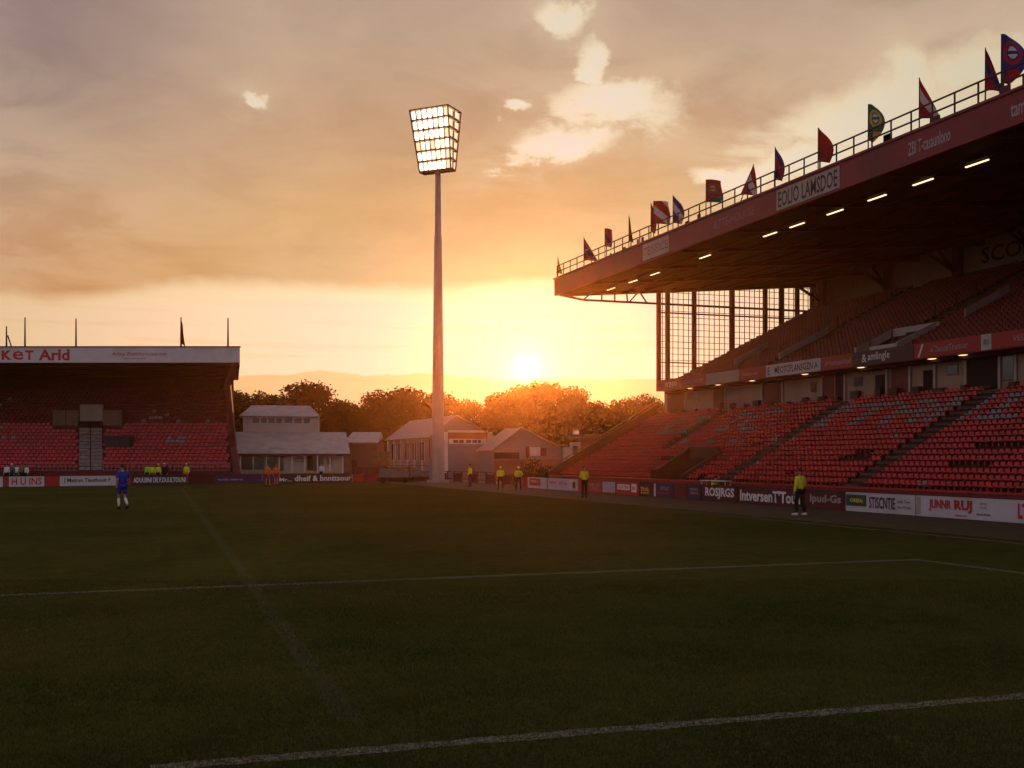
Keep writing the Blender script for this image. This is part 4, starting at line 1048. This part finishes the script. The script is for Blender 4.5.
# ------------------------------------------------------------------ people
def skin_mesh(pts, edges, mats, mat_of=None, sub=1):
    me = bpy.data.meshes.new('sk'); me.from_pydata([p[0] for p in pts], edges, [])
    o = bpy.data.objects.new('sk', me); C.objects.link(o); md = o.modifiers.new('Skin', 'SKIN'); md.use_smooth_shade = True
    for i, p in enumerate(pts):
        sv = me.skin_vertices[0].data[i]; r = p[1]; sv.radius = r if isinstance(r, tuple) else (r, r); sv.use_root = (i == 0)
    ss = o.modifiers.new('Sub', 'SUBSURF'); ss.levels = sub; ss.render_levels = sub
    res = bpy.data.meshes.new_from_object(o.evaluated_get(bpy.context.evaluated_depsgraph_get()))
    bpy.data.objects.remove(o); bpy.data.meshes.remove(me)
    return [tuple(v.co) for v in res.vertices], [tuple(p.vertices) for p in res.polygons]
def person(px, d, face, pose, top, bottom, label, hgt=1.78, group=None, sock=None, shoe='black', cap=None, loc=None, short=False, sleeves=True):
    """face: heading of the figure in degrees, 0 = away from the viewer, 180 = towards the viewer"""
    b = loc or P(px, d); s = hgt/1.78
    t_ = thing('person', label, 'person', b, -A + math.radians(face), group)
    V = Vector
    J = dict(pel=V((0,0,.95)), wai=V((0,0,1.10)), che=V((0,.01,1.32)), nec=V((0,0,1.48)), hd=V((0,.015,1.60)))
    for q, sg in (('L',-1),('R',1)):
        J['hip'+q] = V((.095*sg,0,.92)); J['kne'+q] = V((.10*sg,.02,.50)); J['ank'+q] = V((.105*sg,-.01,.09)); J['toe'+q] = V((.12*sg,.17,.04))
        J['sho'+q] = V((.185*sg,0,1.42)); J['elb'+q] = V((.235*sg,-.02,1.14)); J['wri'+q] = V((.24*sg,.06,.90))
    if pose == 'walk':
        J['kneL'] = V((-.10,.14,.52)); J['ankL'] = V((-.10,.10,.12)); J['toeL'] = V((-.11,.26,.06))
        J['kneR'] = V((.09,.01,.50)); J['ankR'] = V((.09,-.26,.20)); J['toeR'] = V((.10,-.16,.06))
        J['elbR'] = V((.27,.02,1.15)); J['wriR'] = V((.20,.20,1.04)); J['elbL'] = V((-.25,-.10,1.15)); J['wriL'] = V((-.24,-.02,.93))
    if pose == 'folded':
        J['elbL'] = V((-.26,.05,1.15)); J['wriL'] = V((-.03,.19,1.20)); J['elbR'] = V((.26,.05,1.15)); J['wriR'] = V((.04,.20,1.16))
    if pose == 'stride':
        J['kneL'] = V((-.10,.10,.50)); J['ankL'] = V((-.11,.06,.09)); J['toeL'] = V((-.14,.23,.04)); J['kneR'] = V((.11,-.02,.50)); J['ankR'] = V((.14,-.14,.10)); J['toeR'] = V((.18,.03,.04))
        J['elbR'] = V((.27,-.04,1.14)); J['wriR'] = V((.22,.16,1.05))
    if pose == 'apart':
        for q, sg in (('L',-1),('R',1)): J['kne'+q].x = .15*sg; J['ank'+q].x = .19*sg; J['toe'+q].x = .23*sg; J['elb'+q] = V((.28*sg,-.03,1.16)); J['wri'+q] = V((.17*sg,.14,1.03))
    if pose == 'sit':
        dz = -.48
        for k in ('pel','wai','che','nec','hd','shoL','shoR','elbL','elbR','hipL','hipR'): J[k].z += dz
        for q, sg in (('L',-1),('R',1)): J['kne'+q] = V((.12*sg,.42,.48)); J['ank'+q] = V((.12*sg,.44,.09)); J['toe'+q] = V((.12*sg,.60,.04)); J['wri'+q] = V((.12*sg,.30,.60))
    for k in J: J[k] = J[k]*s
    # body: one continuous figure, with head, face and fingers
    names = ['pel','wai','che','nec','hd','hipL','kneL','ankL','toeL','hipR','kneR','ankR','toeR','shoL','elbL','wriL','shoR','elbR','wriR']
    rad = dict(pel=(.135,.105), wai=(.125,.095), che=(.15,.105), nec=.055, hd=.075, hip=.085, kne=.055, ank=.038, toe=.03, sho=.06, elb=.042, wri=.028)
    R = lambda n: rad.get(n, rad.get(n[:3]))
    sc = lambda r: tuple(x*s for x in r) if isinstance(r, tuple) else r*s
    pts = [(J[n], sc(R(n))) for n in names]; ix = {n: i for i, n in enumerate(names)}
    ed = [('pel','wai'),('wai','che'),('che','nec'),('nec','hd')]
    for q in 'LR': ed += [('pel','hip'+q),('hip'+q,'kne'+q),('kne'+q,'ank'+q),('ank'+q,'toe'+q),('che','sho'+q),('sho'+q,'elb'+q),('elb'+q,'wri'+q)]
    E = lambda l: [(ix[a], ix[b_]) for a, b_ in l]
    v_, f_ = skin_mesh(pts, E(ed), None)
    mb = MB(); mb.add(v_, f_)
    h = J['hd']; hc = h + V((0,.012,.06))*s
    mb.ball(hc, .078*s, .098*s, .122*s, 12, 9); mb.ball(hc+V((0,.10,-.015))*s, .014*s, .02*s, .026*s, 6, 5)
    mb.ball(hc+V((0,.088,-.06))*s, .026*s, .012*s, .008*s, 6, 4)
    for sg in (-1,1):
        mb.ball(hc+V((.079*sg,-.005,-.01))*s, .012*s, .024*s, .034*s, 6, 5); mb.ball(hc+V((.03*sg,.088,.012))*s, .012*s, .009*s, .008*s, 6, 4, mi=1)
    for q, sg in (('L',-1),('R',1)):
        wr = J['wri'+q]; dr = (wr - J['elb'+q]).normalized(); sd = dr.cross(V((0,1,.2))).normalized()
        mb.tube(wr, wr+dr*.085*s, .026*s, .036*s, 8)
        for k, ln in enumerate((.065,.078,.072,.055)):
            b0 = wr+dr*.08*s+sd*(k-1.5)*.018*s; m1 = b0+dr*ln*.55*s+V((0,.006,0))*s; mb.tube(b0, m1, .009*s, .0085*s, 6); mb.tube(m1, m1+dr*ln*.45*s+V((0,.02,0))*s, .0085*s, .006*s, 6)
        b0 = wr+dr*.02*s-sd*.03*s; mb.tube(b0, b0+(dr*.6-sd*.5).normalized()*.06*s, .011*s, .008*s, 6)
    mb.build('body', [M['skin'], M['black']], t_, smooth=True)
    # clothes follow the same skeleton a little outside it
    def cloth(name, nm, el, grow, m, extra=None):
        i2 = {n: i for i, n in enumerate(nm)}; pp = []
        for n in nm:
            r = R(n.split('*')[0]); p = J[n] if n in J else extra[n]
            g_ = grow.get(n, grow.get(n[:3], .018)); r = tuple(x+g_ for x in r) if isinstance(r, tuple) else r+g_
            pp.append((p, sc(r)))
        a, c = skin_mesh(pp, [(i2[x], i2[y]) for x, y in el], None); k = MB(); k.add(a, c); k.build(name, m, t_, smooth=True)
    hem = J['pel'].lerp(J['wai'], .1); J['pelX'] = hem
    for q in 'LR':
        J['uar'+q] = J['sho'+q].lerp(J['elb'+q], .75); J['thi'+q] = J['hip'+q].lerp(J['kne'+q], .82); J['lkn'+q] = J['kne'+q].lerp(J['ank'+q], .12)
    rad.update(uar=.05, thi=.07, lkn=.052)
    nm = ['che','wai','pel','nec']; el = [('che','wai'),('wai','pel'),('che','nec')]
    J['nec_keep'] = J['nec'].copy(); J['nec'] = J['nec'] - V((0,0,.035))*s
    for q in 'LR':
        nm += ['sho'+q]; el += [('che','sho'+q)]
        if sleeves: nm += ['elb'+q,'wri'+q]; el += [('sho'+q,'elb'+q),('elb'+q,'wri'+q)]
        else: nm += ['uar'+q]; el += [('sho'+q,'uar'+q)]
    cloth('shirt' if not sleeves else 'jacket', nm, el, dict(che=.045, wai=.062, pel=.064, nec=.02, sho=.036, elb=.032, wri=.022, uar=.03), top)
    nm = ['pel']; el = []
    for q in 'LR':
        end = ['thi'+q] if short else ['kne'+q,'ank'+q]; prev = 'hip'+q; nm += [prev]; el += [('pel',prev)]
        for e_ in end: nm += [e_]; el += [(prev,e_)]; prev = e_
    cloth('shorts' if short else 'trousers', nm, el, dict(pel=.016, hip=.022, kne=.03, ank=.03, thi=.035), bottom)
    for q in 'LR':
        if sock: cloth('sock', ['lkn'+q,'ank'+q], [('lkn'+q,'ank'+q)], dict(lkn=.012, ank=.012), sock)
        a, c = J['ank'+q], J['toe'+q]; dd = c-a; k = MB(); p0 = a - V((dd.x,dd.y,0))*.25
        k.tube(V((p0.x,p0.y,a.z*.6)), V((c.x,c.y,max(.03,c.z))), .052*s, .042*s, 8); k.ball((c.x,c.y,max(.03,c.z)), .045*s, .06*s, .035*s, 8, 5)
        k.build('shoe', M[shoe] if isinstance(shoe, str) else shoe, t_, smooth=True)
    k = MB(); k.ball(hc+V((0,-.012,.022))*s, .088*s, .104*s, .118*s, 12, 8, z0=-.25); k.build('cap' if cap else 'hair', cap or M['hair'], t_, smooth=True)
    if cap: 
        k = MB(); k.ball(hc+V((0,.11,.03))*s, .06*s, .06*s, .012*s, 10, 4); k.build('cap_peak', cap, t_)
    return t_
SG = 'stewards by the grandstand'
person(122.5, F*H/(509.5-HY), 42, 'walk', M['blue'], M['blue'], 'footballer in blue shirt and shorts with white socks walking away on the pitch', 1.94, sock=M['sock'], short=True, sleeves=False)
gp = G(800, 515.5); person(800, 0, 35, 'stride', M['hivis'], M['black'], 'near steward in yellow jacket and black trousers on the track', 1.80, SG, shoe='white_cloth', loc=gp)
gp = G(584.5, 497.5); person(584, 0, 20, 'folded', M['hivis'], M['black'], 'steward in yellow top with dark trousers before the lilac board', 1.74, SG, loc=gp)
gp = G(518.5, 490.5); person(518, 0, 0, 'apart', M['hivis'], M['black'], 'steward standing with feet apart, right of the distant pair', 1.62, SG, loc=gp, cap=M['hivis'])
gp = G(500.5, 489.5); person(500, 0, 10, 'apart', M['hivis'], M['door_red'], 'steward in yellow jacket and dark red trousers in the middle of the three', 1.62, SG, loc=gp, cap=M['hivis'])
gp = G(470, 486.5); person(470, 0, 70, 'stand', M['hivis'], M['door_red'], 'slim steward standing sideways below the shed with white gable', 1.72, SG, loc=gp)
person(707, 0, 19.4, 'sit', M['hivis'], M['black'], 'seated steward in yellow behind the maroon boards', 1.6, SG, loc=Vector((28.82, YAT(706,28.82)-1.0, .12)))
OG = 'players in orange before the pavilion'
person(268, F*H/(486-HY), 160, 'apart', M['orange'], M['red_board'], 'left player of the two in orange and red before the pavilion', 1.72, OG, sock=M['orange'], short=True)
person(276, F*H/(485-HY), 200, 'stand', M['orange'], M['red_board'], 'right player of the two in orange and red before the pavilion', 1.72, OG, sock=M['orange'], short=True)
person(321.5, 102.5, 160, 'stand', M['white_cloth'], M['black'], 'person in white top behind the black board at the pavilion', 1.75)
BG = 'people behind the boards of the far stand'
dq = 95.6
for px, top, bot, cap, lab, hg in ((147.5,'hivis_green','black',None,'steward in bright green vest at the left of the group by the rail',1.72),(152.5,'hivis','wood',None,'steward in yellow with tan trousers second in the group by the rail',1.7),
                      (158.5,'hivis','black','hivis','steward in pale yellow bending cap third in the group by the rail',1.72),(164.5,'black','black','white_cloth','person in dark jacket and pale cap at the right of the group by the rail',1.78),
                      (186.5,'hivis','orange','hivis','lone steward in yellow and orange by the rail right of the group',1.75),
                      (7,'white_cloth','black',None,'person in white at the left edge below the seats',1.7),(12,'green_cloth','black','white_cloth','person in green with white cap at the far left rail',1.74),
                      (17,'white_cloth','green_cloth',None,'person in white top and green trousers among the far left spectators',1.7),(22,'wood','black',None,'person in brown coat at the right of the far left spectators',1.74),(26.5,'white_cloth','black','green_cloth','person in white with green cap beside the picket rail',1.66)):
    person(px, dq, random.choice((160,180,200,150)), 'stand', M[top], M[bot], lab, hg, BG, cap=M[cap] if cap else None)

# ------------------------------------------------------------------ haze, sky, sun, camera
hz = MB(); hz.box(-195, 235, -125, 240, -1.6, 36.5)
vm = bpy.data.materials.new('haze'); vm.use_nodes = True; nt = vm.node_tree; nt.nodes.clear()
o = nt.nodes.new('ShaderNodeOutputMaterial'); pv = nt.nodes.new('ShaderNodeVolumePrincipled')
pv.inputs['Density'].default_value = .00018; pv.inputs['Anisotropy'].default_value = .93; pv.inputs['Color'].default_value = (1.0,.45,.16,1)
nt.links.new(pv.outputs[0], o.inputs['Volume'])
ho = hz.build('haze', vm); ho['kind'] = 'stuff'

W = bpy.data.worlds.new('World'); S.world = W; W.use_nodes = True; nt = W.node_tree; nt.nodes.clear()
def nd(t): return nt.nodes.new(t)
def lk(a, b):
    if hasattr(a, 'is_linked') or hasattr(a, 'links'): nt.links.new(a, b)
    else: b.default_value = a
def m_(op, a, b=None, c=None, clamp=False):
    n = nd('ShaderNodeMath'); n.operation = op; n.use_clamp = clamp; lk(a, n.inputs[0])
    if b is not None: lk(b, n.inputs[1])
    if c is not None: lk(c, n.inputs[2])
    return n.outputs[0]
def sstep(x, a, b):
    n = nd('ShaderNodeMapRange'); n.interpolation_type = 'SMOOTHSTEP'; lk(x, n.inputs[0])
    lk(a, n.inputs[1]); lk(b, n.inputs[2]); n.inputs[3].default_value = 0; n.inputs[4].default_value = 1; return n.outputs[0]
def ramp(x, pts, hi):
    r = nd('ShaderNodeValToRGB'); e = r.color_ramp.elements
    while len(e) < len(pts): e.new(.5)
    mxv = max(max(c) for _, c in pts)
    for el, (p, c) in zip(e, pts): el.position = p/hi; el.color = (*c, 1)
    lk(m_('DIVIDE', x, hi), r.inputs[0]); return r.outputs['Color']
def mixc(f, a, b, mode='MIX'):
    n = nd('ShaderNodeMix'); n.data_type = 'RGBA'; n.blend_type = mode; n.clamp_result = False; lk(f, n.inputs[0]); lk(a, n.inputs[6]); lk(b, n.inputs[7]); return n.outputs[2]
tc = nd('ShaderNodeTexCoord'); D = tc.outputs['Generated']
sep = nd('ShaderNodeSeparateXYZ'); nt.links.new(D, sep.inputs[0]); dx_, dy_, dz_ = sep.outputs
deg = 180/PI
az = m_('MULTIPLY', m_('SUBTRACT', m_('ARCTAN2', dx_, dy_), SUN_AZ), deg)            # degrees right of the sun
el = m_('MULTIPLY', m_('ARCSINE', dz_), deg)
sd = (math.sin(SUN_AZ)*math.cos(SUN_EL), math.cos(SUN_AZ)*math.cos(SUN_EL), math.sin(SUN_EL))
dt_ = nd('ShaderNodeVectorMath'); dt_.operation = 'DOT_PRODUCT'; nt.links.new(D, dt_.inputs[0]); dt_.inputs[1].default_value = sd
ang = m_('MULTIPLY', m_('ARCCOSINE', m_('MINIMUM', dt_.outputs['Value'], .9999999)), deg)
# cloud layer seen as a flat deck: direction projected on a plane overhead
den = m_('ADD', m_('MAXIMUM', dz_, 0.0), .16)
cv = nd('ShaderNodeCombineXYZ'); lk(m_('DIVIDE', dx_, den), cv.inputs[0]); lk(m_('DIVIDE', dy_, den), cv.inputs[1])
def noise(vec, sc, det, ro=.55, dist=0.0):
    n = nd('ShaderNodeTexNoise'); n.inputs['Scale'].default_value = sc; n.inputs['Detail'].default_value = det; n.inputs['Roughness'].default_value = ro
    n.inputs['Distortion'].default_value = dist; nt.links.new(vec, n.inputs['Vector']); return n.outputs['Fac']
n1 = noise(cv.outputs[0], 1.1, 7, .58, .4); n2 = noise(cv.outputs[0], 3.0, 8, .6, .6); n3 = noise(D, 9.0, 6, .6); n4 = noise(D, 3.2, 5, .55)
c0 = lambda n, k: m_('MULTIPLY', m_('SUBTRACT', n, .5), k)
# broken gaps in the deck, each a direction with an extent in degrees
azd = m_('ADD', az, m_('ADD', c0(n3, 7.0), c0(n2, 3.0))); eld = m_('ADD', el, m_('ADD', c0(n2, 4.0), c0(n3, 5.0)))
def pix(px, py):
    return (math.degrees(math.atan((px-512)/F)) - math.degrees(SUN_AZ-A), math.degrees(math.atan((HY-py)/math.hypot(F, px-512))))
n5 = noise(cv.outputs[0], 6.5, 9, .62, .3)
gap = None; halo = None
for (px, py, ra, re) in ((612,106,2.9,.95),(560,142,1.9,.6),(570,10,.9,.8),(592,66,.6,1.1),(890,122,4.6,1.6),(800,170,3.2,1.0),(735,172,1.7,.6),(980,75,2.8,1.2),(905,85,1.4,1.3),(266,93,.5,.55),(508,113,.5,.3),(1200,60,6,2.5),(-500,150,9,3),(1500,200,9,5)):
    a0, e0 = pix(px, py)
    q = m_('ADD', m_('POWER', m_('ABSOLUTE', m_('DIVIDE', m_('SUBTRACT', azd, a0), ra)), 2.0), m_('POWER', m_('ABSOLUTE', m_('DIVIDE', m_('SUBTRACT', eld, e0), re)), 2.0))
    hq = m_('EXPONENT', m_('MULTIPLY', q, -.16)); halo = hq if halo is None else m_('MAXIMUM', halo, hq)
    gq = m_('EXPONENT', m_('MULTIPLY', q, -.55)); gap = gq if gap is None else m_('MAXIMUM', gap, gq)
gap = m_('ADD', gap, m_('ADD', c0(n2, .55), c0(n5, .60)))
gap = m_('MULTIPLY', sstep(gap, .28, .95), .92)
# lower edge of the deck
edge = m_('ADD', m_('ADD', 7.7, c0(n4, 3.0)), c0(n3, 1.3))
edge = m_('ADD', edge, m_('MULTIPLY', sstep(az, -14.0, -24.0), -.9))
deck = sstep(el, edge, m_('ADD', edge, 1.3))
cloud = m_('MULTIPLY', deck, m_('SUBTRACT', 1.0, gap))
# clear air below and between
clear = ramp(ang, [(0,(.58,.43,.46)),(3,(.60,.44,.48)),(8,(.66,.46,.48)),(15,(.80,.57,.42)),(26,(.72,.50,.30)),(60,(.50,.44,.40)),(120,(.45,.44,.48)),(180,(.42,.43,.48))], 180)
clear = mixc(sstep(el, 9.0, 15.0), clear, mixc(1.0, clear, (.86,1.12,1.32,1), 'MULTIPLY'))
met = m_('SQRT', m_('ADD', m_('MULTIPLY', m_('POWER', m_('ABSOLUTE', az), 2.0), .20), m_('POWER', m_('ABSOLUTE', m_('SUBTRACT', el, 4.55)), 2.0)))
ccol = ramp(met, [(0,(.74,.62,.33)),(4,(.69,.57,.29)),(8.6,(.68,.455,.20)),(12.4,(.58,.395,.225)),(16.5,(.55,.42,.285)),(20,(.49,.375,.27)),(26,(.30,.25,.235)),(40,(.42,.37,.36)),(80,(.50,.46,.47)),(100,(.50,.46,.48))], 100)
tex = m_('ADD', 1.0, m_('ADD', c0(n1, .58), m_('ADD', c0(n2, .34), c0(n5, .16))))
cc = nd('ShaderNodeCombineXYZ')
for i in range(3): lk(tex, cc.inputs[i])
ccol = mixc(1.0, ccol, cc.outputs[0], 'MULTIPLY')
ccol = mixc(1.0, ccol, (1.02,.945,1.0,1), 'MULTIPLY')
ccol = mixc(m_('MULTIPLY', sstep(az, -12.0, -25.0), sstep(el, 11.0, 18.0)), ccol, mixc(1.0, ccol, (.62,.62,.76,1), 'MULTIPLY'))
ccol = mixc(m_('MULTIPLY', sstep(az, -11.0, -22.0), sstep(el, 15.0, 7.0)), ccol, mixc(1.0, ccol, (1.0,.82,.66,1), 'MULTIPLY'))
ccol = mixc(m_('MULTIPLY', m_('MULTIPLY', halo, sstep(n2, .36, .62)), .50), ccol, (.84,.66,.43,1))
# thin bright rims where the deck breaks up
rim = m_('MULTIPLY', m_('MULTIPLY', cloud, m_('SUBTRACT', 1.0, cloud)), 1.6)
skyc = mixc(cloud, clear, ccol)
skyc = mixc(m_('MULTIPLY', rim, sstep(ang, 40.0, 8.0)), skyc, (1.0,.84,.52,1))
# faint streaks low over the horizon
stv = nd('ShaderNodeCombineXYZ'); lk(m_('MULTIPLY', az, .06), stv.inputs[0]); lk(m_('MULTIPLY', el, 1.6), stv.inputs[1])
stn = noise(stv.outputs[0], 1.5, 5, .55)
skyc = mixc(m_('MULTIPLY', m_('MULTIPLY', sstep(stn, .5, .66), sstep(el, 9.0, 6.0)), .35), skyc, mixc(1.0, skyc, (.86,.74,.62,1), 'MULTIPLY'))
# long low bank of cloud on the horizon, its top edge by bearing
bank = [(-900,376),(-300,372),(0,378),(180,375),(236,375.5),(290,375),(306,371.5),(320,370),(345,373),(365,376),(385,374),(402,375),(422,372),(440,374),(470,376.5),(500,380),(530,379),(560,377.5),(600,380),(640,378.5),(670,380),(900,379),(1100,372),(1800,376)]
br = nd('ShaderNodeValToRGB'); be = br.color_ramp.elements
while len(be) < len(bank): be.new(.5)
for e_, (px, py) in zip(be, bank):
    a0, e0 = pix(px, py); e_.position = min(1, max(0, (a0+70)/140)); e_.color = (e0/10, e0/10, e0/10, 1)
lk(m_('DIVIDE', m_('ADD', az, 70.0), 140.0), br.inputs[0])
bt = m_('ADD', m_('MULTIPLY', br.outputs['Color'], 10.0), m_('ADD', c0(noise(D, 60.0, 4, .6), .16), c0(n3, .12)))
bm_ = m_('SUBTRACT', 1.0, sstep(el, m_('SUBTRACT', bt, .07), m_('ADD', bt, .07)))
skyc = mixc(m_('MULTIPLY', bm_, m_('ADD', .75, m_('MULTIPLY', el, .05))), skyc, mixc(1.0, skyc, (.80,.62,.46,1), 'MULTIPLY'))
# glow round the sun
gl = m_('ADD', m_('MULTIPLY', m_('EXPONENT', m_('MULTIPLY', ang, -1.9)), 2.0), m_('MULTIPLY', m_('EXPONENT', m_('MULTIPLY', ang, -.30)), .13))
disc = m_('MULTIPLY', m_('SUBTRACT', 1.0, sstep(ang, .30, .50)), 8.0)
gl = m_('ADD', gl, disc)
glc = nd('ShaderNodeVectorMath'); glc.operation = 'SCALE'; glc.inputs[0].default_value = (1.0,.72,.52); lk(gl, glc.inputs['Scale'])
skyc = mixc(1.0, skyc, glc.outputs[0], 'ADD')
bg1 = nd('ShaderNodeBackground'); nt.links.new(skyc, bg1.inputs['Color']); bg1.inputs['Strength'].default_value = .92
ns = nd('ShaderNodeTexSky'); ns.sky_type = 'NISHITA'; ns.sun_disc = False; ns.sun_elevation = SUN_EL; ns.sun_rotation = SUN_AZ; ns.dust_density = 3.0
bg2 = nd('ShaderNodeBackground'); 
clr = nd('ShaderNodeCombineXYZ'); cl1 = m_('MULTIPLY_ADD', cloud, -.27, .30)
for i in range(3): lk(cl1, clr.inputs[i])
nt.links.new(mixc(1.0, ns.outputs[0], clr.outputs[0], 'MULTIPLY'), bg2.inputs['Color']); bg2.inputs['Strength'].default_value = .05
ad = nd('ShaderNodeAddShader'); nt.links.new(bg1.outputs[0], ad.inputs[0]); nt.links.new(bg2.outputs[0], ad.inputs[1])
ow = nd('ShaderNodeOutputWorld'); nt.links.new(ad.outputs[0], ow.inputs['Surface'])

L = bpy.data.lights.new('sun', 'SUN'); L.energy = 3.4; L.color = (1.0,.45,.14); L.angle = math.radians(.6)
so = bpy.data.objects.new('sun', L); C.objects.link(so); so.rotation_euler = Vector(sd).to_track_quat('Z', 'Y').to_euler()

cam = bpy.data.cameras.new('camera'); co = bpy.data.objects.new('camera', cam); C.objects.link(co)
cam.sensor_width = 36; cam.lens = F/1024*36; cam.shift_y = (HY-384)/1024; cam.clip_end = 6000; cam.clip_start = .1
co.location = (0,0,H); co.rotation_euler = (PI/2, 0, -A); S.camera = co
S.render.engine = 'CYCLES'; S.cycles.use_denoising = True; S.cycles.max_bounces = 6; S.cycles.volume_bounces = 1; S.cycles.transparent_max_bounces = 12
S.cycles.sample_clamp_indirect = 4
S.view_settings.view_transform = 'Standard'; S.view_settings.look = 'None'; S.view_settings.exposure = 0; S.view_settings.gamma = 1
